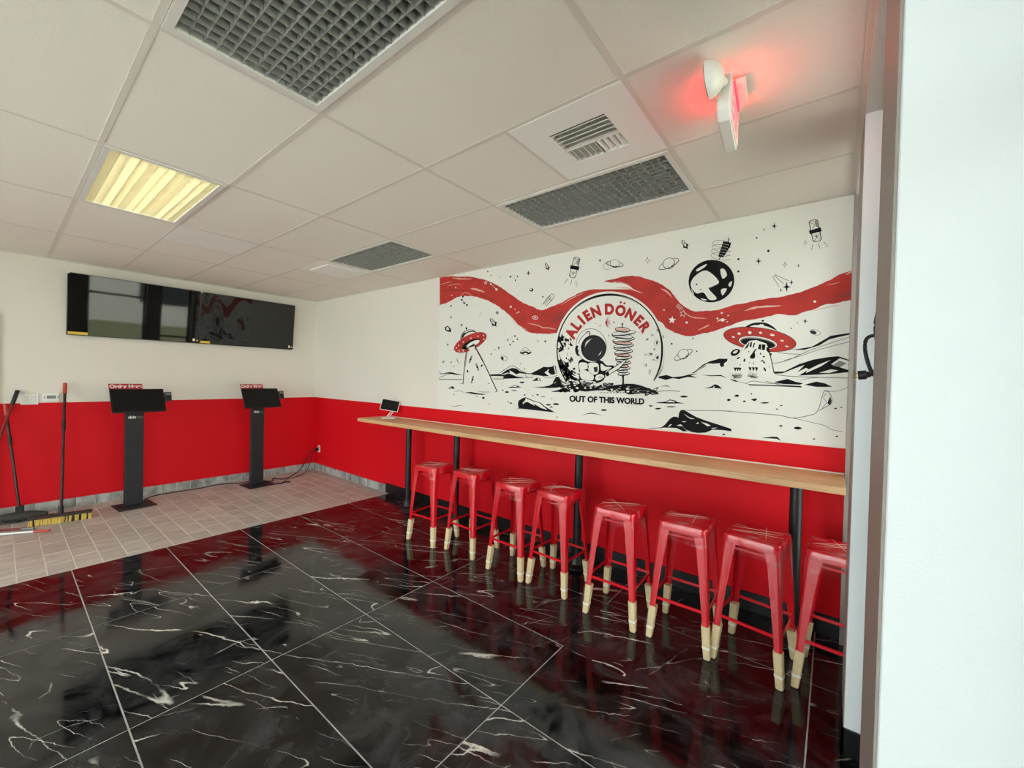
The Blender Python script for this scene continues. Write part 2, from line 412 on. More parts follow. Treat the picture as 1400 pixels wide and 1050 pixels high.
# floor: a grout bed, marble slabs, small ceramic tiles near the order kiosks
XS = 2.174
fl = struct('floor', MB().box(XS, 7.5, -6.65, 0.15, -0.08, -0.0025), 'grout_white')
fb = struct('floor_kiosk_area', MB().box(-0.15, XS, -6.65, 0.15, -0.08, -0.002), 'grout_light')
gx = [2.174, 3.322, 4.487, 5.688, 6.89, 7.45]
gy = [0.0, -0.603, -1.214, -1.803, -2.397, -2.992, -3.59, -4.19, -4.79, -5.39, -5.99, -6.5]
G = 0.0032
for i in range(len(gx) - 1):
    for j in range(len(gy) - 1):
        x0, x1, y1, y0 = gx[i] + G, gx[i + 1] - G, gy[j] - G, gy[j + 1] + G
        if i == 0: x0 = gx[0] + 0.001
        # ungrouted joints beside the stools stay shut
        if i >= 3 and j == 1: y0 = gy[2] + 0.0006
        if i >= 3 and j == 2: y1 = gy[2] - 0.0006
        if i == 2 and j == 1: x1 = gx[3] - 0.0006
        if i == 3 and j == 1: x0 = gx[3] + 0.0006
        cx, cy = (x0 + x1) / 2, (y0 + y1) / 2
        obj('marble_tile', MB().box(x0 - cx, x1 - cx, y0 - cy, y1 - cy, -0.02, 0, ch=0.0012), 'marble_black', parent=fl, loc=(cx, cy, 0))
TW, TL = 0.1553, 0.306
cm = {}
for c in range(28):
    y1 = -0.012 - c * TW; offx = -TL * (0.5 if c % 2 else 0.0) - 0.06 * ((c * 7) % 3)
    x = offx
    while x < XS:
        a, b = max(x, 0.012), min(x + TL, XS)
        if b - a > 0.012:
            key = round(b - a, 3)
            if key not in cm: cm[key] = mesh('floor_tile', MB().box(0.004, b - a - 0.004, -TW + 0.0042, -0.0042, -0.012, 0, ch=0.0012), 'floor_ceramic')
            obj('floor_tile', cm[key], parent=fb, loc=(a, y1, 0))
        x += TL
# beyond the picture the same ceramic goes on as one piece
obj('far_floor_tiles', MB().box(0.012, XS, -6.5, -0.012 - 28 * TW, -0.012, 0), 'floor_ceramic', parent=fb)

# ceiling: plenum slab, tiles, metal grid
ce = struct('ceiling', MB().box(-0.15, 7.5, -6.65, 0.15, H + 0.12, H + 0.25), 'plenum')
LIGHTS = {(5, 4): 0, (3, 4): 1, (5, 1): 0, (3, 1): 0}
HALF = {(5, 2): 1, (2, 1): 1, (2, 3): 1}     # cells split 2 ft + 2 ft; the right half is a metal panel
tmesh = {}
def ctile(x0, x1, y0, y1):
    key = (round(x1 - x0, 3), round(y1 - y0, 3))
    if key not in tmesh:
        tmesh[key] = mesh('ceiling_tile', MB().box(0.002, key[0] - 0.002, 0.002, key[1] - 0.002, 0.0042, 0.02), 'ceiling_tile')
    obj('ceiling_tile', tmesh[key], parent=ce, loc=(x0, y0, H))
for i in range(len(BX) - 1):
    for j in range(len(AY) - 1):
        x0, x1, y1, y0 = BX[i], BX[i + 1], AY[j], AY[j + 1]
        if (i, j) in LIGHTS: continue
        if (i, j) in HALF:
            xm = (x0 + x1) / 2 + 0.003
            ctile(x0, xm, y0, y1)
            continue
        if (i, j) in ((3, 7), (5, 7)): continue
        ctile(x0, x1, y0, y1)
for x in BX[1:-1]:
    obj('grid_runner', MB().box(x - 0.012, x + 0.012, -6.5, 0, H + 0.0018, H + 0.0035).box(x - 0.0015, x + 0.0015, -6.5, 0, H + 0.0035, H + 0.03), 'grid_metal', parent=ce)
for y in AY[1:-1]:
    for i in range(len(BX) - 1):
        obj('grid_cross_bar', MB().box(BX[i] + 0.012, BX[i + 1] - 0.012, y - 0.012, y + 0.012, H + 0.0022, H + 0.004), 'grid_metal', parent=ce)
for (i, j) in HALF:
    xm = (BX[i] + BX[i + 1]) / 2 + 0.003
    obj('grid_cross_bar', MB().box(xm - 0.012, xm + 0.012, AY[j + 1] + 0.012, AY[j] - 0.012, H + 0.0022, H + 0.004), 'grid_metal', parent=ce)
obj('wall_angle', MB().box(0, 7.0, -0.022, 0, H - 0.001, H + 0.003), 'grid_metal', parent=ce)
obj('wall_angle', MB().box(0, 0.022, -6.5, -0.022, H - 0.001, H + 0.003), 'grid_metal', parent=ce)

# right-hand shopfront windows and exit door (the photograph shows their daylight and their mirror image in the screens)
def glazed(name, x, ya, yb, za, zb, bars, rails):
    root = struct(name, MB().box(x - 0.025, x + 0.025, ya, ya + 0.05, za, zb).box(x - 0.025, x + 0.025, yb - 0.05, yb, za, zb).box(x - 0.025, x + 0.025, ya + 0.05, yb - 0.05, za, za + 0.06).box(x - 0.025, x + 0.025, ya + 0.05, yb - 0.05, zb - 0.06, zb), 'frame_black')
    ys = [ya + 0.05] + bars + [yb - 0.05]; zs = [za + 0.06] + rails + [zb - 0.06]
    for y in bars: obj('mullion', MB().box(x - 0.025, x + 0.025, y - 0.025, y + 0.025, za + 0.06, zb - 0.06), 'frame_black', parent=root)
    for z in rails: obj('glazing_rail', MB().box(x - 0.022, x + 0.022, ya + 0.05, yb - 0.05, z - 0.025, z + 0.025), 'frame_black', parent=root)
    for a in range(len(ys) - 1):
        for b in range(len(zs) - 1):
            obj('pane', MB().box(x - 0.003, x + 0.003, ys[a], ys[a + 1], zs[b], zs[b + 1]), 'window_glass', parent=root)
    return root
d1 = glazed('door_1', 7.115, -2.09, -1.03, 0.0, 2.81, [], [1.0, 2.15])
glazed('window_1', 7.32, -0.73, -0.07, 0.30, 2.72, [], [1.2])
glazed('window_2', 7.32, -6.3, -2.40, 0.12, 2.75, [-3.7, -5.0], [2.1])
for n, (a, b) in enumerate(((0.9, 3.45), (3.75, 6.9))):  # rear windows, unseen: added to even out the room's light
    x = -6.575
    root = struct('window_%d' % (n + 3), MB().box(a, a + 0.05, x - 0.025, x + 0.025, 0.12, 2.75).box(b - 0.05, b, x - 0.025, x + 0.025, 0.12, 2.75).box(a + 0.05, b - 0.05, x - 0.025, x + 0.025, 0.12, 0.18).box(a + 0.05, b - 0.05, x - 0.025, x + 0.025, 2.69, 2.75), 'frame_black')
    for k in range(2):
        obj('pane', MB().box(a + 0.05 + k * (b - a - 0.1) / 2, a + 0.05 + (k + 1) * (b - a - 0.1) / 2 - 0.002, x - 0.003, x + 0.003, 0.18, 2.69), 'window_glass', parent=root)
# outdoors, seen only as mirror images in the screens
struct('ground_pavement', MB().box(7.5, 12, -16, 12, -0.2, -0.06).box(-6, 7.5, -16, -6.7, -0.2, -0.06), 'asphalt')
struct('ground_lawn', MB().box(12, 40, -16, 14, -0.2, -0.02), 'turf')
bd = thing('shop_building', 'pale stucco building across the lawn mirrored in the wall screen', 'building', (22, 0, -0.05))
obj('wall', MB().box(0, 8, -9, 14, 0, 5.0), 'stucco', parent=bd)
obj('window', MB().box(-0.04, 0.0, 1.2, 3.6, 1.2, 2.6), 'dark_glass', parent=bd)
obj('roof_edge', MB().box(-0.2, 8.2, -9.2, 14.2, 5.0, 5.2), 'frame_bronze', parent=bd)

# ================================================================== bar counter
CT = 1.064
ctr = thing('bar_counter', 'long narrow oak wall counter on black pedestal columns along the mural wall', 'counter', (0, 0, 0))
XL = [2.08, 3.115, 5.12, XE - 0.008]
for i in range(3):
    x0 = XL[i] + 0.0012; x1 = XL[i + 1] - 0.0012
    o = obj('worktop_slab', MB().box(x0 - x0, x1 - x0, -0.452, -0.002, CT - 0.042, CT), 'oak', parent=ctr, loc=(x0, 0, 0), bev=0.003)
obj('back_strip', MB().box(2.09, XE - 0.008, -0.012, 0.0, CT, CT + 0.007), 'tape_white', parent=ctr)
for xp in (2.83, 3.68, 5.21, 6.775):
    ped = obj('pedestal_column', MB().lathe([(0.035, 0.03), (0.035, CT - 0.05)], 24), 'steel_black', parent=ctr, loc=(xp, -0.20, 0), smooth=True)
    obj('pedestal_base', MB().lathe([(0.115, 0.0), (0.115, 0.010), (0.10, 0.016), (0.066, 0.026), (0.060, 0.05), (0.044, 0.085), (0.036, 0.10)], 32), 'steel_black', parent=ped, smooth=True)
    obj('mounting_plate', MB().box(-0.16, 0.16, -0.10, 0.10, CT - 0.050, CT - 0.042), 'steel_black', parent=ped)

# ================================================================== stools
def rrect(h, r, z, n=5, hy=None):
    hy = h if hy is None else hy; out = []
    for cx, cy, a0 in ((h - r, hy - r, 0), (-h + r, hy - r, 90), (-h + r, -hy + r, 180), (h - r, -hy + r, 270)):
        for k in range(n):
            a = math.radians(a0 + 90.0 * k / (n - 1)); out.append((cx + r * math.cos(a), cy + r * math.sin(a), z))
    return out
SH = 0.748
HS, HF = 0.146, 0.190       # half seat, half footprint
def leg_center(z): 
    t = 1 - z / (SH - 0.03)
    return (HS - 0.004) + (HF - HS) * t
def leg_profile(z, w, r, th, grow=0.0):
    """L-shaped pressed steel section, outer corner at (c, c)"""
    c = leg_center(z) + grow; w = w + grow; out = []
    out.append((c - w, c, z))
    for k in range(5):
        a = math.radians(90 - 90 * k / 4.0); out.append((c - r + r * math.cos(a), c - r + r * math.sin(a), z))
    out.append((c, c - w, z))
    out.append((c - th, c - w, z))
    ri = max(r - th, 0.002)
    for k in range(5):
        a = math.radians(90 * k / 4.0); out.append((c - r + ri * math.cos(a), c - r + ri * math.sin(a), z))
    out.append((c - w, c - th, z))
    return out
def rot4(loops, k):
    cs, sn = ((1, 0), (0, 1), (-1, 0), (0, -1))[k]
    return [[(x * cs - y * sn, x * sn + y * cs, z) for x, y, z in l] for l in loops]
def make_stool(label):
    t = thing('bar_stool', label, 'stool', group='red metal bar stools along the counter')
    sb = MB()
    loops = [rrect(HS - 0.006, 0.03, SH - 0.052), rrect(HS, 0.034, SH - 0.052), rrect(HS, 0.034, SH - 0.014), rrect(HS - 0.004, 0.034, SH - 0.004), rrect(HS - 0.014, 0.030, SH),
             rrect(HS - 0.030, 0.028, SH - 0.003), rrect(HS - 0.07, 0.02, SH - 0.005), rrect(0.02, 0.012, SH - 0.005)]
    sb.loft(loops, cap0=True, cap1=True)
    obj('seat', sb, 'stool_red', parent=t, smooth=True)
    for k in range(4):
        zs = [0.004, 0.10, 0.26, 0.45, 0.62, SH - 0.03]
        ws = [0.026, 0.030, 0.038, 0.048, 0.060, 0.074]
        lp = [leg_profile(z, w_, 0.010 + 0.010 * z, 0.004) for z, w_ in zip(zs, ws)]
        lg = obj('leg', MB().loft(rot4(lp, k)), 'stool_red', parent=t, smooth=True)
        lp = [leg_profile(z, w_, 0.018, 0.003, 0.005) for z, w_ in zip(zs[2:], ws[2:])]
        obj('leg_film', MB().loft(rot4([l[:7] for l in lp], k), cap0=False, cap1=False, closed=False), 'wrap_leg', parent=lg, smooth=True)
        # kraft sleeve and tape over the foot
        def sq(z, g):
            c = leg_center(z) + 0.003 + g; w_ = 0.036 + 0.05 * z + 2 * g; r = 0.007
            m = c - w_ / 2
            return [(m + x, m + y, zz) for x, y, zz in rrect(w_ / 2, r, z, 4)]
        rnd = 0.195 + 0.012 * ((k * 3) % 4 - 1.5)
        sl = obj('foot_sleeve', MB().loft(rot4([sq(0.001, -0.004), sq(0.006, 0.0), sq(0.05, 0.0005), sq(0.13, 0.0005), sq(rnd, 0.0)], k)), 'kraft', parent=t, smooth=True)
        zt = 0.062
        obj('tape_band', MB().loft(rot4([sq(zt, 0.0022), sq(zt + 0.013, 0.0022)], k)), 'tape_white', parent=sl)
        obj('foot_pad', MB().loft(rot4([[(leg_center(0) - 0.016 + x, leg_center(0) - 0.016 + y, z) for x, y, z in rrect(0.013, 0.005, zz, 4)] for zz in (0.0, 0.0015)], k)), 'rubber_pink', parent=sl)
    zr = 0.262; cr_ = leg_center(zr) - 0.008
    for k in range(4):
        bar = [[(x, cr_ + dy, zr + dz) for dy, dz in ((-0.004, -0.008), (0.004, -0.008), (0.004, 0.008), (-0.004, 0.008))] for x in (-cr_ + 0.006, cr_ - 0.006)]
        obj('foot_rail', MB().loft(rot4(bar, k)), 'stool_red', parent=t)
    zu = 0.665; cu_ = leg_center(zu) - 0.03
    for k in range(4):
        bar = [[(x, cu_ + dy, zu + dz) for dy, dz in ((-0.002, -0.006), (0.002, -0.006), (0.002, 0.006), (-0.002, 0.006))] for x in (-cu_ - 0.02, cu_ + 0.02)]
        obj('upper_brace', MB().loft(rot4(bar, k)), 'stool_red', parent=t)
    return t
def make_wrap(t, seed, tent):
    """clear film over the seat, pulled into creases that run to the corners"""
    rnd = random.Random(seed); mb = MB()
    n = 16; g = 0.006
    loops = [rrect(HS + g + 0.004, 0.036, SH - 0.075 - 0.0, 5), rrect(HS + g, 0.036, SH - 0.03, 5), rrect(HS + 0.004, 0.036, SH - 0.002, 5)]
    for f in (0.88, 0.72, 0.55, 0.38, 0.2, 0.06):
        l = rrect((HS + 0.004) * f, 0.036 * f, SH, 5)
        loops.append([(x, y, SH + 0.004 + tent * (1 - f) ** 1.2 + rnd.uniform(0, 0.004) * (1 if f > 0.1 else 0)) for x, y, z in l])
    loops[0] = [(x, y, z - rnd.uniform(0, 0.045)) for x, y, z in loops[0]]
    mb.loft(loops, cap0=False, cap1=True)
    wr_ = obj('seat_film', mb, 'wrap_seat', parent=t, smooth=True)
    cre = MB()
    a00 = rnd.uniform(0.2, 0.9)
    for _ in range(4):
        a = a00 + rnd.uniform(-0.25, 0.25) + (1.4 if _ == 3 else 0); d = rnd.uniform(-0.08, 0.08)
        p = []
        for s in (-1, -0.4, 0.1, 0.6, 1):
            x = math.cos(a) * s * 0.13 - math.sin(a) * d; y = math.sin(a) * s * 0.13 + math.cos(a) * d
            x = max(-HS, min(HS, x)); y = max(-HS, min(HS, y)); f = max(abs(x), abs(y)) / HS
            p.append((x, y, SH + 0.008 + tent * max(0, 1 - f) ** 1.2))
        cre.tube(p, [0.0002, 0.0007, 0.0012 if _ == 0 else 0.0006, 0.0006, 0.0002], 5)
    obj('film_crease', cre, 'tape_white', parent=wr_)
SP = [(3.816, -0.635, 4, 0.0, 'red wrapped bar stool nearest the ceramic floor, at the far end of the row'),
      (4.287, -0.560, 0, 0.0, 'red wrapped bar stool second from the far end of the row'),
      (4.843, -0.592, 1, 0.004, 'red wrapped bar stool third from the far end of the row'),
      (5.252, -0.570, -2, 0.022, 'red bar stool with plastic film tented over its seat, before the middle pedestal'),
      (5.790, -0.630, 1, 0.002, 'red wrapped bar stool just right of the middle black pedestal'),
      (6.228, -0.600, 1, 0.002, 'red wrapped bar stool third from the white pier'),
      (6.613, -0.575, -7, 0.0, 'red wrapped bar stool in front of the rightmost black pedestal'),
      (7.005, -0.530, -4, 0.0, 'red bar stool half hidden behind the white pier')]
st = make_stool('red bar stool')
st.location = (SP[0][0], SP[0][1], 0); st.rotation_euler = (0, 0, math.radians(SP[0][2])); st['label'] = SP[0][4]
allst = [st]
for x, y, a, te, lb in SP[1:]:
    allst.append(dup(st, (x, y, 0), math.radians(a), lb))
for k, o in enumerate(allst): make_wrap(o, 10 + k, SP[k][3] + 0.001)

# ================================================================== ceiling fittings
def troffer(i, j, lit, label, rz=0):
    x0, x1, y1, y0 = BX[i], BX[i + 1], AY[j], AY[j + 1]
    t = thing('ceiling_light', label, 'ceiling light', ((x0 + x1) / 2, (y0 + y1) / 2, H), group='recessed louvered ceiling lights')
    hx, hy = (x1 - x0) / 2 - 0.014, (y1 - y0) / 2 - 0.014; fw = 0.030
    f = MB()
    for a in ((-hx, hx, -hy, -hy + fw), (-hx, hx, hy - fw, hy), (-hx, -hx + fw, -hy + fw, hy - fw), (hx - fw, hx, -hy + fw, hy - fw)): f.box(*a, -0.003, 0.008)
    obj('frame', f, 'fixture_white', parent=t)
    ix, iy = hx - fw, hy - fw
    h = MB().box(-ix - 0.004, ix + 0.004, -iy - 0.004, iy + 0.004, 0.100, 0.108)
    h.box(-ix - 0.004, -ix, -iy, iy, 0.008, 0.1).box(ix, ix + 0.004, -iy, iy, 0.008, 0.1).box(-ix, ix, -iy - 0.004, -iy, 0.008, 0.1).box(-ix, ix, iy, iy + 0.004, 0.008, 0.1)
    obj('housing', h, 'louver_lit' if lit else 'fixture_inner', parent=t)
    for k in (-1, 0, 1):
        obj('fluorescent_tube', MB().tube([(-ix + 0.02, k * iy * 0.6, 0.082), (ix - 0.02, k * iy * 0.6, 0.082)], 0.014, 10), 'tube_lit' if lit else 'tube_off', parent=t, smooth=True)
    lm = 'louver_lit' if lit else 'louver_metal'
    nx, ny = 24, 12
    def blade(L_, axis):
        w0, w1 = 0.0009, 0.0042; z0, z1 = 0.004, 0.044
        pr = [(-w0, z0), (w0, z0), (w1, z1), (-w1, z1)]
        if axis == 0: return MB().loft([[(s, a, b) for a, b in pr] for s in (-L_, L_)])
        return MB().loft([[(a, s, b) for a, b in pr] for s in (-L_, L_)])
    bx_, by_ = mesh('louver_blade', blade(ix, 0), lm), mesh('louver_blade', blade(iy, 1), lm)
    for k in range(1, ny): obj('louver_blade', bx_, parent=t, loc=(0, -iy + 2 * iy * k / ny, 0))
    for k in range(1, nx): obj('louver_blade', by_, parent=t, loc=(-ix + 2 * ix * k / nx, 0, 0))
    return t
troffer(5, 4, 0, 'large unlit louvered ceiling light at the top edge of the picture')
troffer(3, 4, 1, 'glowing yellowish louvered ceiling light above the order kiosks')
troffer(5, 1, 0, 'unlit louvered ceiling light beside the air diffuser, above the stools')
troffer(3, 1, 0, 'small far unlit louvered ceiling light near the mural wall')
troffer(3, 7, 1, 'added lit louvered ceiling light, unseen behind the camera, farther from the street windows')  # this and the next are added out of view to brighten the room
troffer(5, 7, 1, 'added lit louvered ceiling light, unseen behind the camera, nearer the street windows')

def panel2(i, j, name, label, cat, louver):
    xm = (BX[i] + BX[i + 1]) / 2 + 0.003; x1 = BX[i + 1]; y1, y0 = AY[j], AY[j + 1]
    cx, cy = (xm + x1) / 2, (y0 + y1) / 2; hx, hy = (x1 - xm) / 2 - 0.010, (y1 - y0) / 2 - 0.010
    t = thing(name, label, cat, (cx, cy, H))
    if not louver:
        obj('panel', MB().box(-hx, hx, -hy, hy, 0.001, 0.006), 'panel_white', parent=t)
        if louver is None:
            obj('face_plate', MB().box(-0.2, 0.2, -0.2, 0.2, -0.006, 0.001), 'panel_white', parent=t)
        return t
    s = 0.150; p = MB()
    for a in ((-hx, hx, -hy, -s), (-hx, hx, s, hy), (-hx, -s, -s, s), (s, hx, -s, s)): p.box(*a, 0.000, 0.005)
    obj('panel', p, 'panel_white', parent=t)
    d = MB().box(-s, s, -s, s, 0.027, 0.031)
    d.box(-s - 0.003, -s, -s, s, 0.005, 0.027).box(s, s + 0.003, -s, s, 0.005, 0.027).box(-s, s, -s - 0.003, -s, 0.005, 0.027).box(-s, s, s, s + 0.003, 0.005, 0.027)
    obj('neck', d, 'fixture_white', parent=t)
    for k in range(5):
        y = -s + 0.028 + k * 0.034; sl = [(y - 0.015, 0.002), (y - 0.012, 0.0005), (y + 0.014, 0.024), (y + 0.011, 0.026)]
        obj('slat', MB().prism(sl, 0, -s, s), 'white_plastic', parent=t)
    for k in range(9):
        x = -s + 0.018 + k * 0.033; q = -1 if k < 5 else 1
        pr = [(x - 0.011 * q, 0.001), (x - 0.008 * q, 0.000), (x + 0.011 * q, 0.022), (x + 0.008 * q, 0.024)]
        obj('slat', MB().loft([[(a, yy, b) for a, b in pr] for yy in (0.030, s)]), 'white_plastic', parent=t)
    obj('divider', MB().box(-s, s, 0.021, 0.028, 0.0, 0.03), 'white_plastic', parent=t)
    return t
panel2(5, 2, 'air_diffuser', 'white square air diffuser with slats, set in the ceiling near the exit sign', 'air vent', True)
panel2(2, 1, 'ceiling_diffuser_panel', 'pale flat square ceiling diffuser beside the far unlit light', 'air vent', None)
panel2(2, 3, 'ceiling_access_panel', 'pale smooth square ceiling panel beside the glowing light', 'ceiling panel', False)

# exit sign, hung edge-on to the viewer
EXR = math.radians(5)
ex = thing('exit_sign', 'white ceiling exit sign glowing red with emergency lamp head, seen edge-on', 'exit sign', (6.570, -1.49, 2.648), EXR)
ex_l, ex_h, ex_t = 0.155, 0.165, 0.022
poly = [(-ex_l, 0.035), (-ex_l + 0.03, 0.0), (ex_l - 0.03, 0.0), (ex_l, 0.035), (ex_l, ex_h), (-ex_l, ex_h)]
obj('housing', MB().prism(poly, 0, -ex_t, ex_t), 'white_plastic', parent=ex, bev=0.004)
for s in (-1, 1):
    fr = [(a * 0.94, 0.008 + b * 0.90) for a, b in poly]
    fc = obj('face_plate', MB().prism(fr, 0, s * ex_t, s * (ex_t + 0.003)), 'sign_face', parent=ex)
    vs, fs = text_geo('EXIT', 0.145, 0.004)
    wmax = max(v[0] for v in vs)
    lv = [(s * (ex_t + 0.0036), s * (v[0] - wmax / 2) * 0.80, v[1] + 0.034) for v in vs]
    obj('lettering', MB().add(lv, fs), 'led_red', parent=fc)
    obj('led_strip', MB().box(min(s * ex_t, s * (ex_t + 0.010)), max(s * ex_t, s * (ex_t + 0.010)), -0.10, 0.10, ex_h - 0.012, ex_h - 0.004), 'led_strip', parent=fc)
obj('ceiling_canopy', MB().box(-0.045, 0.065, -0.065, 0.085, ex_h, ex_h + 0.027), 'white_plastic', parent=ex, bev=0.004)
lamp = obj('lamp_arm', MB().tube([(0.0, -ex_l - 0.005, 0.125), (-0.012, -ex_l - 0.035, 0.125), (-0.022, -ex_l - 0.055, 0.12)], 0.016, 12), 'white_plastic', parent=ex, smooth=True)
dm = MB(); R_ = 0.064
dm.lathe([(R_ * math.cos(math.radians(a)), R_ * 0.88 * math.sin(math.radians(a))) for a in (0, 12, 25, 38, 50, 62, 74, 84)], 24)
hw_ = px(967.5, 110, 1, -1.715)
hd = obj('lamp_head', dm, 'white_plastic', parent=lamp, smooth=True, loc=tuple(Matrix.Rotation(-EXR, 3, 'Z') @ (hw_ - ex.location)))
hd.rotation_mode = 'QUATERNION'
hd.rotation_quaternion = (Matrix.Rotation(-EXR, 3, 'Z') @ Vector((0.97, 0.02, 0.08))).to_track_quat('Z', 'Y')
obj('lamp_lens', MB().lathe([(R_ * 0.9, -0.004), (R_ * 0.9, 0.0005)], 24), 'lens_grey', parent=hd)

# ================================================================== wall screens
def tv(ya, yb, label, corner):
    t = thing('television', label, 'television', (0.0, (ya + yb) / 2, 2.0))
    t.rotation_euler = (0, 0, 0)
    hw = (yb - ya) / 2 - 0.002; hh = 0.712; tl = math.radians(5.3)
    def tiltm(o):
        o.location = (0.055, 0, 0.004); o.rotation_euler = (0, tl, 0); return o
    body = tiltm(obj('body', MB().box(-0.030, 0.0, -hw, hw, 0, hh), 'tv_bezel', parent=t))
    obj('wall_bracket', MB().box(0.0005, 0.06, -0.25, 0.25, 0.2, 0.5), 'steel_black', parent=t)
    obj('screen', MB().box(0.0, 0.0015, -hw + 0.006, hw - 0.006, 0.012, hh - 0.006), 'tv_glass', parent=body)
    obj('sticker', MB().box(0.0016, 0.0022, -hw + 0.01, -hw + (0.17 if corner else 0.12), 0.012, 0.042), 'sticker_yellow', parent=body)
    obj('sticker', MB().box(0.0016, 0.0022, hw - 0.07, hw - 0.045, 0.03, 0.065), 'sticker_white', parent=body)
    obj('sticker', MB().box(0.0016, 0.0022, hw - 0.03, hw - 0.012, 0.03, 0.05), 'sticker_yellow', parent=body)
    obj('corner_guard', MB().box(-0.02, 0.003, -hw - 0.001, -hw + 0.018, hh - 0.014, hh + 0.003), 'sticker_white', parent=body)
    return t
tv(-2.885, -1.645, 'black wall screen farther from the room corner, mirroring the windows', 1)
tv(-1.643, -0.403, 'dark wall screen nearer the room corner', 0)

# ================================================================== order kiosks
def kiosk(x, y, rz, label):
    t = thing('order_kiosk', label, 'kiosk', (x, y, 0), rz, 'self-order kiosks')
    obj('base_plate', MB().box(-0.17, 0.17, -0.17, 0.17, 0.0, 0.012), 'kiosk_grey', parent=t, bev=0.003)
    post = obj('post', MB().box(-0.075, -0.012, -0.083, 0.083, 0.012, 1.16), 'kiosk_grey', parent=t, bev=0.006)
    vs, fs = text_geo('this', 0.046, 0.0016); wmax = max(v[0] for v in vs)
    lo = obj('lettering', MB().add([(-0.0112, -0.060 + v[0] * 1.05, 1.045 + v[1]) for v in vs], fs), 'white_plastic', parent=post)
    vs, fs = text_geo('way', 0.046, -0.0002)
    obj('lettering', MB().add([(-0.0112, -0.056 + wmax * 1.05 + v[0] * 0.9, 1.045 + v[1]) for v in vs], fs), 'device_grey', parent=post)
    ta = math.radians(-27)
    sroot = obj('screen_housing', MB().box(-0.022, 0.0, -0.243, 0.243, -0.150, 0.150), 'reader_black', parent=t, loc=(0.045, 0.02, 1.262), rot=(0, ta, 0), bev=0.004)
    obj('display', MB().box(0.0, 0.0012, -0.233, 0.233, -0.138, 0.140), 'screen_black', parent=sroot)
    sg = obj('order_sign', MB().box(-0.016, -0.012, -0.243, 0.052, 0.146, 0.222), 'sign_red', parent=sroot)
    vs, fs = text_geo('Order Here', 0.060, 0.0030); wmax = max(v[0] for v in vs)
    obj('lettering', MB().add([(-0.0112, -0.236 + v[0] * 0.282 / wmax, 0.169 + v[1] * 1.0) for v in vs], fs), 'white_plastic', parent=sg)
    rd = obj('card_reader', MB().box(-0.03, 0.006, 0.247, 0.315, -0.02, 0.095), 'reader_black', parent=t, loc=(0.03, 0.02, 1.262), rot=(0, math.radians(-12), 0), bev=0.005)
    obj('reader_display', MB().box(0.006, 0.007, 0.256, 0.306, 0.056, 0.082), 'device_grey', parent=rd)
    obj('reader_keypad', MB().box(0.006, 0.0068, 0.262, 0.300, 0.0, 0.045), 'screen_black', parent=rd)
    obj('reader_arm', MB().box(-0.03, -0.018, 0.20, 0.26, -0.01, 0.03), 'reader_black', parent=rd)
    return t
kiosk(0.445, -2.350, math.radians(4), 'order kiosk with black touch screen beside the leaning push broom')
kiosk(0.455, -1.030, math.radians(4), 'order kiosk with black touch screen nearer the room corner')
def cord(name, pts, r, label, cat='cable'):
    # smooth through the points
    P = [Vector(p) for p in pts]; out = []
    for i in range(len(P) - 1):
        a, b, c, d = P[max(i - 1, 0)], P[i], P[i + 1], P[min(i + 2, len(P) - 1)]
        for k in range(6):
            t = k / 6.0
            out.append(0.5 * ((2 * b) + (c - a) * t + (2 * a - 5 * b + 4 * c - d) * t * t + (3 * b - a - 3 * c + d) * t * t * t))
    out.append(P[-1])
    return tag(obj(name, MB().tube(out, r, 8), 'cord_black', smooth=True), label, cat)
cord('power_cable', [(0.22, -2.22, 0.006), (0.12, -2.1, 0.006), (0.10, -1.9, 0.006), (0.11, -1.6, 0.006), (0.06, -1.45, 0.006), (0.09, -1.28, 0.006), (0.18, -1.2, 0.006), (0.24, -1.06, 0.02)], 0.006, 'black cable lying along the wall between the two kiosks')
cord('power_cable', [(0.37, -0.95, 0.022), (0.45, -0.84, 0.02), (0.34, -0.78, 0.03), (0.40, -0.66, 0.012), (0.30, -0.50, 0.012), (0.20, -0.32, 0.07), (0.13, -0.20, 0.20), (0.12, -0.10, 0.34), (0.14, -0.035, 0.365)], 0.007, 'thick black cable rising from the corner kiosk to the wall outlet')
cord('power_cable', [(0.52, -0.70, 0.006), (0.43, -0.60, 0.006), (0.34, -0.40, 0.006), (0.24, -0.24, 0.04), (0.17, -0.14, 0.18), (0.15, -0.08, 0.32), (0.155, -0.035, 0.345)], 0.005, 'thin black cable hanging beside the thicker one below the outlet')
cord('power_cable', [(0.60, -0.84, 0.011), (0.63, -0.78, 0.011), (0.60, -0.72, 0.011), (0.64, -0.66, 0.011)], 0.0105, 'short black cable bundle on the tiles beside the corner kiosk')
ot = thing('wall_outlet', 'white double outlet on red wall in the room corner', 'outlet', (0.17, 0, 0.365))
pl_ = obj('cover_plate', MB().box(-0.037, 0.037, -0.006, 0.0, -0.057, 0.057), 'white_plastic', parent=ot, bev=0.002)
for z in (-0.022, 0.022): obj('socket', MB().box(-0.016, 0.016, -0.0075, -0.006, z - 0.014, z + 0.014), 'device_grey', parent=ot)
for z in (-0.022, 0.0): obj('plug', MB().box(-0.034, -0.004, -0.04, -0.0075, z - 0.012, z + 0.012), 'cord_black', parent=ot)

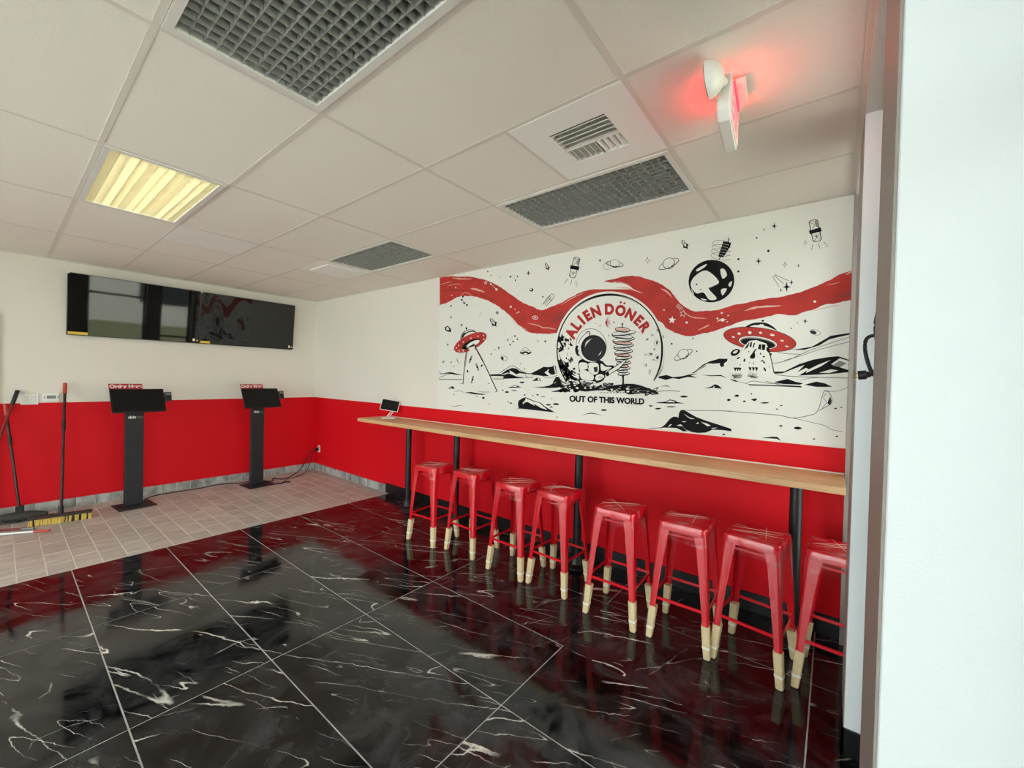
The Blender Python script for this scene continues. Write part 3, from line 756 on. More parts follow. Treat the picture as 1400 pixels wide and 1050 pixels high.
# switches beside the brooms
def wallbox(name, label, cat, y0, y1, z0, z1):
    return thing(name, label, cat, (0, (y0 + y1) / 2, (z0 + z1) / 2)), (y1 - y0) / 2, (z1 - z0) / 2
t, hw, hh = wallbox('light_switch', 'white double rocker switch plate at the edge of the red paint', 'light switch', -3.212, -3.085, 1.212, 1.330)
obj('cover_plate', MB().box(0, 0.007, -hw, hw, -hh, hh), 'white_plastic', parent=t, bev=0.002)
for s in (-1, 1): obj('rocker', MB().box(0.007, 0.011, s * 0.026 - 0.017, s * 0.026 + 0.017, -0.034, 0.034), 'sticker_white', parent=t, bev=0.002)
t, hw, hh = wallbox('thermostat', 'small white thermostat with grey display beside the switch plate', 'thermostat', -3.055, -2.928, 1.248, 1.335)
obj('body', MB().box(0, 0.024, -hw, hw, -hh, hh), 'white_plastic', parent=t, bev=0.006)
obj('display', MB().box(0.024, 0.025, -0.034, 0.036, -0.018, 0.020), 'device_grey', parent=t)
for s in (-1, 1): obj('button', MB().box(0.024, 0.027, s * 0.050 - 0.004, s * 0.050 + 0.004, -0.012, 0.012), 'device_grey', parent=t)

# ================================================================== brooms
def handle(parent, a, b, r, grip, gcol, col_, joint=True):
    a, b = Vector(a), Vector(b)
    h = obj('handle', MB().tube([a, a.lerp(b, 0.5), b], r, 10), col_, parent=parent, smooth=True)
    obj('grip', MB().tube([a.lerp(b, 1 - grip), b], r * 1.35, 10), gcol, parent=h, smooth=True)
    if joint: obj('collar', MB().tube([a.lerp(b, 0.62), a.lerp(b, 0.70)], r * 1.25, 10), 'grip_black', parent=h, smooth=True)
    return h
h0, h1 = px(38, 716, 2, 0.03), px(126, 704, 2, 0.03)
c_ = (h0 + h1) / 2; ang = math.atan2(h1.y - h0.y, h1.x - h0.x); hl = (h1 - h0).length / 2
pb = thing('push_broom', 'push broom with wide yellow bristle head leaning on the red wall', 'broom', (c_.x, c_.y, 0))
def loc_(p): return Vector(p) - Vector((c_.x, c_.y, 0))
blk = obj('head_block', MB().box(-hl, hl, -0.028, 0.028, 0.062, 0.092), 'broom_block', parent=pb, rot=(0, 0, ang), bev=0.005)
bris = MB(); rb = random.Random(3)
for k in range(44):
    x = -hl + 0.012 + (2 * hl - 0.024) * k / 43.0
    for yy in (-0.024, -0.008, 0.008, 0.024):
        x2 = x + rb.uniform(-0.006, 0.006); y2 = yy * 1.5 + rb.uniform(-0.004, 0.004)
        bris.tube([(x, yy, 0.064), (x2, y2, 0.0015)], [0.0038, 0.0072], 5, 'bristle_dark' if rb.random() < 0.22 else 'bristle_yellow')
obj('bristle', bris, parent=pb, rot=(0, 0, ang), kind='stuff')
obj('handle_socket', MB().tube([loc_((c_.x, c_.y, 0.08)), loc_((c_.x - 0.03, c_.y + 0.0, 0.16))], 0.020, 10), 'grip_black', parent=pb)
top = px(89, 524, 0, 0.028)
handle(pb, loc_((c_.x, c_.y, 0.085)), loc_(top), 0.0125, 0.085, 'grip_red', 'handle_dark')

# dark dust broom with pink-tipped handle, and the red handled one crossing it
hb = px(27, 712, 2, 0.0)
db = thing('dust_broom', 'broom with fluffy dark head and a faded red handle tip at the left edge', 'broom', (hb.x, hb.y, 0))
def loc2(p): return Vector(p) - Vector((hb.x, hb.y, 0))
head = MB()
for f in range(1):
    loops = []
    for k in range(9):
        s = -1 + 2 * k / 8.0; w_ = math.sqrt(max(0.0, 1 - s * s * 0.92))
        loops.append([(0.085 * w_ * math.cos(a), 0.20 * s, 0.048 + 0.046 * w_ * math.sin(a)) for a in [2 * math.pi * q / 12 for q in range(12)]])
    head.loft(loops)
obj('fluffy_head', head, 'dust_head', parent=db, smooth=True, rot=(0, 0, math.radians(-14)))
br = MB()
for k in range(70):
    a = rb.uniform(-0.19, 0.19); s = rb.choice((-1, 1)); b0 = rb.uniform(0.03, 0.07)
    br.tube([(s * b0, a, 0.05), (s * (b0 + 0.03), a + rb.uniform(-.02, .02), 0.004)], [0.006, 0.003], 5)
obj('fringe', br, 'dust_head', parent=db, rot=(0, 0, math.radians(-14)), kind='stuff')
obj('handle_socket', MB().box(-0.03, 0.03, -0.03, 0.03, 0.085, 0.16), 'grip_black', parent=db, bev=0.006)
tp = px(7, 553, 0, 0.03)
handle(db, loc2((hb.x, hb.y, 0.10)), loc2(tp), 0.012, 0.10, 'grip_red', 'handle_dark')
b2 = Vector((0.55, -3.56, 0.0))
sb_ = thing('floor_squeegee', 'red handled tool with black grip crossing the dark broom handle', 'squeegee', (b2.x, b2.y, 0))
tp = px(24, 534, 0, 0.03); tp.x = 0.022
obj('blade', MB().box(-0.02, 0.02, -0.16, 0.16, 0.0, 0.05), 'grip_black', parent=sb_, bev=0.004)
a_ = Vector((0, 0, 0.04)); b_ = tp - b2
hh_ = obj('handle', MB().tube([a_, b_], 0.0115, 10), 'handle_red', parent=sb_, smooth=True)
obj('grip', MB().tube([a_.lerp(b_, 0.885), b_], 0.017, 10), 'grip_black', parent=hh_, smooth=True)
# sticks on the tiles
def stick(a, b, r, mat_, tip, label, name):
    t = thing(name, label, 'handle', (a.x, a.y, 0)); a2, b2_ = Vector((0, 0, a.z)), Vector((b.x - a.x, b.y - a.y, b.z))
    s = obj('shaft', MB().tube([a2, b2_], r, 10), mat_, parent=t, smooth=True)
    obj('grip', MB().tube([b2_.lerp(a2, 0.22), b2_ + (b2_ - a2).normalized() * 0.004], r * 1.2, 10), tip, parent=s, smooth=True)
p0 = px(-30, 733, 2, 0.013); p1 = px(67, 725, 2, 0.013)
stick(p0, p1, 0.010, 'white_plastic', 'grip_red', 'white pole with orange grip lying on the ceramic tiles', 'broom_handle')
p0 = px(-30, 726, 2, 0.012); p1 = px(46, 722.5, 2, 0.012)
stick(p0, p1, 0.010, 'handle_red', 'device_grey', 'dull pole lying behind the white pole on the ceramic tiles', 'broom_handle')

# ================================================================== tablet on the counter
tb = thing('tablet_stand', 'small black tablet on a clear and white stand at the counter end', 'tablet', (2.34, -0.15, CT), math.radians(40))
obj('base', MB().box(-0.085, 0.085, -0.06, 0.06, 0.0, 0.010), 'white_plastic', parent=tb, bev=0.004)
ta = obj('arm', MB().tube([(-0.045, 0.03, 0.008), (0.03, 0.055, 0.105)], 0.005, 8).tube([(-0.015, 0.03, 0.008), (0.06, 0.055, 0.105)], 0.005, 8), 'white_plastic', parent=tb, smooth=True)
tc_ = obj('tablet_case', MB().box(-0.12, 0.12, -0.006, 0.006, -0.075, 0.075), 'white_plastic', parent=tb, loc=(0.0, 0.035, 0.165), rot=(math.radians(-22), math.radians(9), 0), bev=0.005)
obj('screen', MB().box(-0.113, 0.113, -0.0075, -0.006, -0.070, 0.070), 'screen_black', parent=tc_)

# ================================================================== cord with plug by the doorway
yk = -2.083
def kp(u, v, dy=0.0): return tuple(px(u, v, 1, yk + dy))
cdr = thing('hanging_cord', 'looped black power cord with plug hanging behind the white front wall', 'cord', kp(1212, 366))
o0 = Vector(kp(1212, 366))
P = [Vector(kp(u, v, dy)) - o0 for u, v, dy in ((1214, 360, -0.002), (1204, 372, 0.01), (1201, 420, 0.01), (1197, 447, 0.012), (1202, 480, 0.012), (1205, 470, 0.02), (1198, 459, 0.025), (1185, 463, 0.03), (1183, 480, 0.03), (1190, 505, 0.03), (1199, 514, 0.03), (1197, 512.5, 0.03), (1189, 512, 0.03))]
out = []
for i in range(len(P) - 1):
    a, b, c, d = P[max(i - 1, 0)], P[i], P[i + 1], P[min(i + 2, len(P) - 1)]
    for k in range(5):
        t = k / 5.0; out.append(0.5 * ((2 * b) + (c - a) * t + (2 * a - 5 * b + 4 * c - d) * t * t + (3 * b - a - 3 * c + d) * t * t * t))
out.append(P[-1])
obj('cable', MB().tube(out, 0.0042, 8), 'cord_black', parent=cdr, smooth=True)
a, b = Vector(kp(1190, 512, 0.03)) - o0, Vector(kp(1173, 513.2, 0.03)) - o0
pg = obj('plug', MB().tube([a, a.lerp(b, 0.3), a.lerp(b, 0.35), b], [0.006, 0.008, 0.011, 0.011], 12), 'cord_black', parent=cdr, smooth=True)
b1 = b + (b - a).normalized() * 0.012
for s in (-1, 1): obj('prong', MB().tube([b + Vector((0, 0, s * 0.005)), b1 + Vector((0, 0, s * 0.005))], 0.0016, 6), 'brass', parent=pg)

# ================================================================== the printed mural
mu = thing('wall_mural_print', 'black, white and red space mural with moon emblem lettering above the counter', 'mural', (0, 0, 0))
edges = [600.3, 690, 825, 987]
xs = [px(u, 450, 1, 0).x for u in edges] + [XE - 0.007]
zb0, zt0 = 1.2395, H - 0.004
for i in range(4):
    obj('mural_panel', MB().box(xs[i] + 0.0008, xs[i + 1] - 0.0008, -0.0022, 0.0, zb0, zt0), 'mural_paper', parent=mu)
CROP = {'A': (590, 360, .1904), 'B': (740, 380, .18095), 'C': (690, 290, .17857), 'D': (900, 270, .2), 'E': (900, 420, .2), 'G': (600, 470, .0857),
        'I': (690, 480, .09524), 'J': (985, 430, .10474), 'K': (860, 480, .11429), 'L': (780, 430, .10471), 'P': (0, 0, 1.0)}
cur = None
def motif(name):
    global cur
    flush()
    cur = (name, MB())
def flush():
    if cur and cur[1].f: obj(cur[0], cur[1], parent=mu)
def toP(c, pts):
    ox, oy, s = CROP[c]; return [(ox + x * s, oy + y * s) for x, y in pts]
def smooth_closed(p, n=5):
    out = []; m = len(p)
    for i in range(m):
        a, b, c, d = p[i - 1], p[i], p[(i + 1) % m], p[(i + 2) % m]
        for k in range(n):
            t = k / n
            out.append(tuple(0.5 * (2 * b[j] + (c[j] - a[j]) * t + (2 * a[j] - 5 * b[j] + 4 * c[j] - d[j]) * t * t + (3 * b[j] - a[j] - 3 * c[j] + d[j]) * t ** 3) for j in (0, 1)))
    return out
def smooth_open(p, n=5):
    out = []; m = len(p)
    for i in range(m - 1):
        a, b, c, d = p[max(i - 1, 0)], p[i], p[i + 1], p[min(i + 2, m - 1)]
        for k in range(n):
            t = k / n
            out.append(tuple(0.5 * (2 * b[j] + (c[j] - a[j]) * t + (2 * a[j] - 5 * b[j] + 4 * c[j] - d[j]) * t * t + (3 * b[j] - a[j] - 3 * c[j] + d[j]) * t ** 3) for j in (0, 1)))
    return out + [p[-1]]
def wall(p, layer):
    q = px(p[0], p[1], 1, 0.0)
    return (q.x, -(0.0026 + 0.0003 * layer), min(max(q.z, zb0), zt0))
def raw(layer, m, pts):
    v3 = [Vector((x, y, 0)) for x, y in pts]
    tr = tessellate_polygon([v3])
    fs = []
    for t in tr:
        a, b, c = (v3[i] for i in t)
        # image y grows downwards: keep faces turned to the room
        fs.append(tuple(t) if (b - a).cross(c - a).z < 0 else (t[0], t[2], t[1]))
    cur[1].add([wall(p, layer) for p in pts], fs, m)
def fill(layer, m, c, pts, sm=0):
    P_ = toP(c, pts)
    raw(layer, m, smooth_closed(P_, sm) if sm else P_)
def line(layer, m, c, pts, w=0.6, taper=0.0, sm=4):
    P_ = toP(c, pts)
    if sm and len(P_) > 2: P_ = smooth_open(P_, sm)
    n = len(P_); L_, R2 = [], []
    for i, p in enumerate(P_):
        a, b = P_[max(i - 1, 0)], P_[min(i + 1, n - 1)]
        dx, dy = b[0] - a[0], b[1] - a[1]; l = math.hypot(dx, dy) or 1
        f = 1.0
        if taper:
            t = i / (n - 1); f = max(0.12, 1 - taper * (abs(2 * t - 1) if taper <= 1 else 0)) if taper <= 1 else max(0.1, 1 - t)
        h = w * f / 2
        L_.append((p[0] - dy / l * h, p[1] + dx / l * h)); R2.append((p[0] + dy / l * h, p[1] - dx / l * h))
    vs = L_ + R2; fs = [(i, i + 1, n + i + 1, n + i) for i in range(n - 1)]
    cur[1].add([wall(p, layer) for p in vs], fs, m)
def epts(cx, cy, rx, ry, rot=0, n=28, a0=0, a1=360):
    r = math.radians(rot); o = []
    full = abs(a1 - a0) >= 360
    for k in range(n if full else n + 1):
        a = math.radians(a0 + (a1 - a0) * k / n); x, y = rx * math.cos(a), ry * math.sin(a)
        o.append((cx + x * math.cos(r) - y * math.sin(r), cy + x * math.sin(r) + y * math.cos(r)))
    return o
def ell(layer, m, c, cx, cy, rx, ry, rot=0, n=28): fill(layer, m, c, epts(cx, cy, rx, ry, rot, n))
def arc(layer, m, c, cx, cy, rx, ry, rot, a0, a1, w, n=24, taper=0.0): line(layer, m, c, epts(cx, cy, rx, ry, rot, n, a0, a1), w, taper, 0)
def ring(layer, m, c, cx, cy, rx, ry, rot, w, n=40): line(layer, m, c, epts(cx, cy, rx, ry, rot, n, 0, 359.99), w, 0, 0)
rm = random.Random(11)
def jag(pts, amp, n=6, f=None):
    """ragged brush edge through the points"""
    P_ = smooth_open(pts, n); o = []; d = 0.0
    for i, p in enumerate(P_):
        d = 0.55 * d + rm.uniform(-1, 1) * amp
        o.append((p[0] + rm.uniform(-.5, .5) * amp, p[1] + d))
    return o

# --- red ribbon
motif('red_ribbon')
top = [(601.4, 379), (618.6, 378), (637.6, 378.5), (653, 380), (670, 384.8), (685, 393), (698.5, 402.8), (713.8, 413.3), (727, 419), (740, 424), (751, 420.7), (765, 415.3), (780, 407), (794, 400), (812, 395.4), (830, 392.3), (848, 391.2), (862, 393.5), (876, 401)]
up = [(868, 396), (856, 389), (842, 386.5), (826.5, 385), (847, 379.5), (865, 377), (879, 379.3), (895.4, 384.6), (908, 391), (918, 399), (924, 407), (932, 416), (948, 425), (966, 425), (986, 423), (1004, 417), (1024, 413), (1044, 409), (1072, 405), (1092, 400), (1114, 392), (1134, 383), (1148, 375), (1171, 367)]
bot = [(1171, 409), (1148, 413), (1128, 417), (1108, 424), (1086, 431), (1064, 430), (1044, 434), (1020, 438), (1000, 444), (978, 452), (958, 457), (944, 460), (930, 457), (913.8, 450.6), (903, 440), (890, 440), (840, 440), (790, 445), (759, 456), (734.7, 455.8), (721, 452.3), (708, 442.8), (696.6, 431.4), (685, 422), (672, 413.3), (656.6, 407.6), (641, 404.7), (626, 406.6), (613, 412.4), (601.4, 418)]
raw(1, 'print_red', jag(top, 0.45) + jag(up, 0.5) + jag(bot, 0.6))
def streak(m, pts, w, layer=2):
    P_ = smooth_open(pts, 6); n = len(P_); a, b = [], []
    for i, p in enumerate(P_):
        t = i / (n - 1); h = w * (math.sin(math.pi * min(max(t, 0.02), 0.98)) ** 0.7) / 2
        a.append((p[0], p[1] - h * rm.uniform(.5, 1.1))); b.append((p[0], p[1] + h * rm.uniform(.5, 1.1)))
    raw(layer, m, a + b[::-1])
streak('print_pink', toP('A', [(280, 180), (330, 190), (385, 208)]), 3.2)
streak('print_pink', toP('A', [(60, 155), (110, 140), (150, 130)]), 1.0); streak('print_pink', toP('A', [(150, 105), (210, 112), (290, 112)]), 2.0)
streak('print_pink', toP('A', [(110, 165), (170, 150), (220, 150)]), 0.9); streak('print_pink', toP('A', [(560, 370), (620, 440), (690, 480)]), 1.6)
streak('print_pink', toP('A', [(690, 430), (760, 445), (810, 468)]), 1.7); streak('print_pink', toP('A', [(200, 240), (240, 212), (300, 230)]), 0.9)
streak('print_pink', toP('B', [(560, 75), (660, 78), (770, 118)]), 2.4); streak('print_pink', toP('B', [(540, 30), (600, 34), (680, 60)]), 1.2)
streak('print_pink', toP('B', [(150, 205), (240, 150), (330, 110)]), 1.3); streak('print_pink', toP('B', [(0, 375), (60, 378), (115, 390)]), 1.6)
streak('print_pink', toP('D', [(20, 625), (60, 645), (95, 685)]), 3.0); streak('print_pink', toP('D', [(590, 775), (680, 750), (840, 740)]), 3.6)
streak('print_pink', toP('D', [(180, 790), (240, 820), (330, 828)]), 1.6); streak('print_pink', toP('D', [(270, 910), (330, 880), (350, 870)]), 2.0)
streak('print_pink', toP('D', [(1060, 775), (1180, 745), (1240, 738)]), 2.0); streak('print_pink', toP('D', [(1280, 530), (1310, 512), (1338, 500)]), 3.0)
streak('print_pink', toP('D', [(1150, 600), (1200, 590), (1240, 580)]), 1.0); streak('print_pink', toP('D', [(400, 850), (430, 835), (470, 835)]), 2.6)
streak('print_dark_red', toP('D', [(1235, 680), (1290, 665), (1340, 640)]), 6.0); streak('print_dark_red', toP('D', [(470, 795), (560, 780), (610, 768)]), 1.6)
streak('print_dark_red', toP('D', [(100, 880), (170, 905), (230, 895)]), 1.6); streak('print_dark_red', toP('D', [(50, 850), (110, 885), (160, 895)]), 1.4)
streak('print_dark_red', toP('A', [(860, 420), (930, 390), (998, 350)]), 5.5); streak('print_dark_red', toP('A', [(890, 480), (930, 450), (960, 420)]), 5.0)
streak('print_dark_red', toP('B', [(60, 300), (140, 270), (200, 240)]), 3.0); streak('print_dark_red', toP('A', [(470, 165), (540, 215), (610, 265)]), 1.2)
streak('print_dark_red', toP('A', [(80, 210), (160, 190), (260, 200)]), 2.2); streak('print_dark_red', toP('A', [(300, 215), (400, 240), (500, 300)]), 1.8)
def five(layer, m, c, cx, cy, r, a=0.3, outline=False):
    p = [(cx + (r if k % 2 == 0 else r * 0.45) * math.sin(a + math.pi * k / 5), cy - (r if k % 2 == 0 else r * 0.45) * math.cos(a + math.pi * k / 5)) for k in range(10)]
    if outline: line(layer, m, c, p + [p[0]], 0.7, 0, 0)
    else: fill(layer, m, c, p)
five(3, 'print_white', 'D', 170, 795, 24, 0.2, True); five(3, 'print_white', 'D', 95, 838, 26, 0.1); five(3, 'print_white', 'A', 390, 140, 12, 0, True)
for x, y, r in ((195, 855, 9), (1070, 712, 10), (435, 790, 8), (405, 828, 7), (440, 838, 14), (478, 808, 5), (40, 770, 6), (472, 850, 5)): ell(3, 'print_white', 'D', x, y, r, r * .8, 0, 10)
for x, y, r in ((427, 148, 7), (468, 188, 9), (570, 312, 8), (600, 330, 4), (628, 350, 5), (615, 357, 4), (175, 175, 5), (147, 232, 4)): ell(3, 'print_white', 'A', x, y, r, r, 0, 10)
line(3, 'print_white', 'A', [(427, 148), (468, 188)], 0.6); ring(3, 'print_white', 'A', 745, 390, 18, 12, 10, 0.8, 16); ell(3, 'print_white', 'A', 745, 390, 7, 5, 0, 10)
for k in range(3): arc(3, 'print_white', 'D', 110, 800, 45 + 12 * k, 55 + 9 * k, 0, 285, 330, 0.5, 8)

# --- moon emblem
motif('moon_disc')
MC, MX, MY = (834.0, 478.5), 75.5, 80.0
def mdisc(rx, ry, cut): 
    return [p for p in epts(MC[0], MC[1], rx, ry, 0, 72) if p[1] < cut]
def mfill(layer, m, rx, ry, cut):
    p = epts(MC[0], MC[1], rx, ry, 0, 96, 147 - cut, 393 + cut)
    raw(layer, m, p)
mfill(4, 'mural_paper', MX, MY, 2); mfill(5, 'ink', MX - 2.6, MY - 2.9, 0); mfill(6, 'mural_paper', MX - 4.3, MY - 4.6, 3)
# thicker shaded rim and craters
def blob(layer, m, cx, cy, rx, ry, rot=0, ir=0.35, n=11):
    p = [];
    for k in range(n):
        a = 2 * math.pi * k / n; f = 1 + rm.uniform(-ir, ir); x, y = rx * f * math.cos(a), ry * f * math.sin(a); r = math.radians(rot)
        p.append((cx + x * math.cos(r) - y * math.sin(r), cy + x * math.sin(r) + y * math.cos(r)))
    raw(layer, m, smooth_closed(p, 3))
for k in range(60):
    a = math.radians(rm.uniform(130, 196)); f = 1 - rm.random() ** 1.6 * 0.24
    blob(7, 'ink', MC[0] + (MX - 6) * f * math.cos(a), MC[1] + (MY - 6) * f * math.sin(a), rm.uniform(.8, 2.8) * (1.2 - (1 - f) * 2.5), rm.uniform(1.0, 4.2), math.degrees(a) - 20, .5)
for k in range(26):
    a = math.radians(rm.uniform(135, 215)); f = rm.uniform(0.72, 0.96)
    blob(7, rm.choice(('ink_grey', 'ink_mid')), MC[0] + (MX - 6) * f * math.cos(a), MC[1] + (MY - 6) * f * math.sin(a), rm.uniform(.4, 1.0), rm.uniform(.6, 1.4), rm.uniform(0, 90), .4)
for x0, y0, x1, y1 in ((130, 560, 250, 760), (150, 640, 270, 780), (125, 600, 215, 770), (170, 620, 260, 740)):
    streak('ink', toP('B', [(x0, y0), ((x0 + x1) / 2 - 12, (y0 + y1) / 2 + 10), (x1, y1)]), 4.2, 7)
arc(7, 'ink', 'P', MC[0], MC[1], MX - 4.8, MY - 5.2, 0, 225, 300, 2.0, 24, 1.0)
arc(7, 'ink', 'P', MC[0], MC[1], MX - 4.6, MY - 5.0, 0, 330, 392, 1.6, 24, 1.0)
streak('ink', toP('B', [(905, 520), (912, 600), (905, 690), (870, 760)]), 2.5, 7); streak('ink', toP('B', [(935, 480), (930, 600), (918, 680), (880, 755)]), 2.2, 7)
for x, y, rx, ry, ro in ((870, 490, 14, 24, 20), (855, 540, 7, 9, 0), (873, 605, 14, 26, 10), (825, 578, 20, 12, -20), (788, 580, 7, 6, 0), (790, 660, 9, 12, 0), (820, 710, 7, 20, 0), (840, 432, 9, 8, 0), (800, 465, 12, 7, -30), (880, 400, 14, 9, 60), (920, 445, 6, 12, 0), (845, 620, 8, 5, 0)):
    ring(7, 'ink', 'B', x, y, rx, ry, ro, 0.35, 14); blob(7, 'ink', 740 + (x + 4) * .18095, 380 + (y - 2) * .18095, rx * .09, ry * .09, ro, .5)
for k in range(60):
    a = math.radians(rm.uniform(100, 440)); f = rm.uniform(.6, .93)
    x, y = MC[0] + (MX - 6) * f * math.cos(a), MC[1] + (MY - 6) * f * math.sin(a)
    if y < 520 and not (820 < x < 850 and y < 480): ell(7, 'ink_grey', 'P', x, y, rm.uniform(.2, .5), rm.uniform(.2, .5), 0, 6)

motif('emblem_lettering')
ACX, ACY, AR = 740 + 520 * .18095, 380 + 560 * .18095, 322 * .18095
def glyph(ch, size, off):
    vs, fs = text_geo(ch, size, off); x0 = min(v[0] for v in vs); x1 = max(v[0] for v in vs)
    return [(v[0] - (x0 + x1) / 2, v[1]) for v in vs], fs
for ch, ang in zip('ALIENDÖNER', (154.0, 141.5, 131.5, 121.5, 109.0, 90.5, 75.5, 61.0, 47.5, 35.0)):
    vs, fs = glyph('O' if ch == 'Ö' else ch, 20.0, 1.2)
    if ch == 'Ö':
        for sx_ in (-3.1, 3.1):
            o_ = len(vs); vs = vs + [(sx_ + 1.75 * math.cos(2 * math.pi * q / 12), 18.2 + 1.75 * math.sin(2 * math.pi * q / 12)) for q in range(12)]; fs = fs + [tuple(range(o_, o_ + 12))]
    a = math.radians(ang); ux, uy = math.cos(a), -math.sin(a); rx_, ry_ = math.sin(a), math.cos(a)
    ps = []
    for x, y in vs:
        h = AR - 6.2 + y * 0.95; ps.append((ACX + ux * h + rx_ * x * 0.84, ACY + uy * h + ry_ * x * 0.84))
    cur[1].add([wall(p, 9) for p in ps], fs, 'text_red')
motif('tagline_lettering')
vs, fs = text_geo('OUT OF THIS WORLD', 11.0, 0.50); wmax = max(v[0] for v in vs)
b0, b1 = (740 + 215 * .18095, 380 + 932 * .18095), (740 + 780 * .18095, 380 + 954 * .18095)
ps = []
for v in vs:
    t = v[0] / wmax; ps.append((b0[0] + (b1[0] - b0[0]) * t, b0[1] + (b1[1] - b0[1]) * t - v[1] * 1.0))
cur[1].add([wall(p, 9) for p in ps], fs, 'ink')

# --- plain astronaut figure and the meat spit inside the moon
motif('astronaut_print')
fill(8, 'ink', 'L', [(105, 640), (125, 595), (200, 580), (400, 600), (470, 660), (560, 665), (560, 700), (470, 740), (440, 850), (330, 900), (140, 890), (118, 760)], 4)
fill(9, 'mural_paper', 'L', [(115, 650), (150, 625), (220, 640), (240, 700), (160, 725), (125, 725)], 4)
fill(9, 'mural_paper', 'L', [(128, 735), (200, 730), (300, 790), (290, 860), (180, 850), (135, 820)], 4)
fill(9, 'mural_paper', 'L', [(235, 640), (360, 640), (365, 760), (290, 785), (240, 740)], 4); fill(10, 'ink_mid', 'L', [(305, 690), (355, 680), (360, 745), (315, 755)])
fill(9, 'mural_paper', 'L', [(400, 640), (460, 680), (540, 690), (470, 725), (405, 730)], 4)
fill(9, 'mural_paper', 'L', [(145, 855), (330, 880), (300, 900), (150, 885)], 3)
ell(9, 'ink', 'L', 275, 405, 200, 222, -10, 40); ell(10, 'mural_paper', 'L', 275, 405, 194, 216, -10, 40)
ell(10, 'ink', 'L', 100, 475, 34, 70, -10); ell(11, 'mural_paper', 'L', 130, 475, 30, 66, -10); ell(12, 'ink_mid', 'L', 98, 475, 12, 26, -10)
ell(11, 'ink', 'L', 305, 440, 165, 172, -8, 40); ell(12, 'ink_mid', 'L', 312, 445, 150, 158, -8, 40)
arc(13, 'print_white', 'L', 312, 445, 118, 126, -8, 195, 265, 2.2, 16, 1.0); arc(13, 'print_white', 'L', 312, 445, 100, 105, -8, 25, 70, 1.4, 12, 1.0)
line(11, 'ink', 'L', [(205, 235), (250, 225), (255, 275)], 1.4, 0, 2); line(11, 'ink_grey', 'L', [(110, 380), (140, 310), (210, 240)], 1.2)
fill(10, 'ink', 'L', [(315, 830), (340, 785), (400, 765), (450, 790), (455, 825), (400, 865), (340, 875)], 4); fill(11, 'mural_paper', 'L', [(325, 832), (345, 795), (398, 778), (440, 797), (440, 822), (395, 852), (345, 862)], 4)
for x in (375, 395, 415): line(12, 'ink', 'L', [(x, 805), (x + 20, 838)], 0.5)
fill(11, 'ink', 'L', [(455, 775), (485, 735), (510, 795), (480, 810)]);
motif('knife_print')
fill(17, 'ink', 'L', [(490, 738), (560, 690), (740, 575), (735, 610), (640, 715), (505, 790)]); fill(18, 'mural_paper', 'L', [(500, 742), (565, 700), (728, 590), (722, 610), (632, 705), (512, 778)])
motif('doner_spit_print')
line(8, 'ink', 'L', [(680, 120), (680, 190)], 1.3); ell(8, 'ink', 'L', 680, 125, 11, 14); line(8, 'ink', 'L', [(688, 800), (688, 970)], 3.0); line(9, 'ink_grey', 'L', [(684, 830), (684, 900)], 0.8)
rows = []
y = 200.0
while y < 790: rows.append(y); y += 44 - 12 * (y - 195) / 605.0
for i, y in enumerate(reversed(rows)):
    k = len(rows) - 1 - i; t = (y - 195) / 605.0
    hw = 100 if k == 0 else 162 - 92 * t + (7 if k % 2 else -7); cx = 690 + (7 if k % 2 else -7)
    th = 36 - 9 * t; tilt = -6 if k % 2 else 5; L0 = 8 + i * 0.5
    ell(L0, 'ink', 'L', cx, y, hw, th, tilt, 24); ell(L0 + 0.2, 'print_white' if k % 4 else 'print_pink', 'L', cx, y - 3, hw - 10, th - 12, tilt, 24)
    line(L0 + 0.35, 'ink_mid', 'L', [(cx - hw * .7, y + 3), (cx - hw * .2, y + th * .42), (cx + hw * .4, y + 8)], 0.55, 1.0)
    line(L0 + 0.35, 'ink', 'L', [(cx - hw * .1, y - th * .2), (cx + hw * .35, y), (cx + hw * .8, y + th * .05)], 0.45, 1.0)
motif('swirl_print')
for r in (30, 48, 64, 78): arc(8, 'text_red', 'L', 540, 100, r, r * 1.18, 0, 100, 250, 0.9, 14, 1.0)
arc(8, 'text_red', 'L', 530, 110, 55, 70, 0, 130, 235, 2.2, 14, 1.0)
ell(8, 'ink_grey', 'L', 567, 103, 10, 12); ell(8, 'ink_grey', 'L', 390, 145, 9, 11); ell(8, 'ink_grey', 'L', 330, 118, 6, 7); ell(8, 'ink_grey', 'L', 500, 275, 6, 16)
motif('rubble_print')
for k in range(75):
    t = rm.random(); x = 130 + 760 * t; y = 838 - 30 * math.sin(math.pi * min(1, t * 1.4)) + rm.uniform(-26, 26) + 18 * t
    r = rm.uniform(7, 20); a, b = 740 + x * .18095, 380 + y * .18095
    L0 = rm.choice((14, 16, 18)); blob(L0, 'ink', a, b, r * .18, r * .13, rm.uniform(-20, 20), .2, 9)
    if rm.random() < .55: blob(L0 + 1, 'mural_paper' if rm.random() < .6 else 'ink_grey', a + .2, b - .25, r * .12, r * .075, rm.uniform(-20, 20), .25, 8)
fill(13, 'ink', 'B', [(80, 860), (150, 840), (230, 800), (420, 825), (560, 810), (700, 800), (830, 840), (890, 870), (860, 882), (760, 872), (660, 880), (620, 850), (420, 850), (330, 858), (240, 840), (180, 858)], 3)
for a, b in (((660, 845), (750, 830)), ((740, 850), (830, 855)), ((840, 870), (890, 880)), ((690, 862), (760, 868))): line(19, 'mural_paper', 'B', [a, b], 1.2, 1.0)
for x in range(450, 640, 24): line(13, 'ink', 'B', [(x, 868), (x + 12, 866)], 0.8, 0, 0)

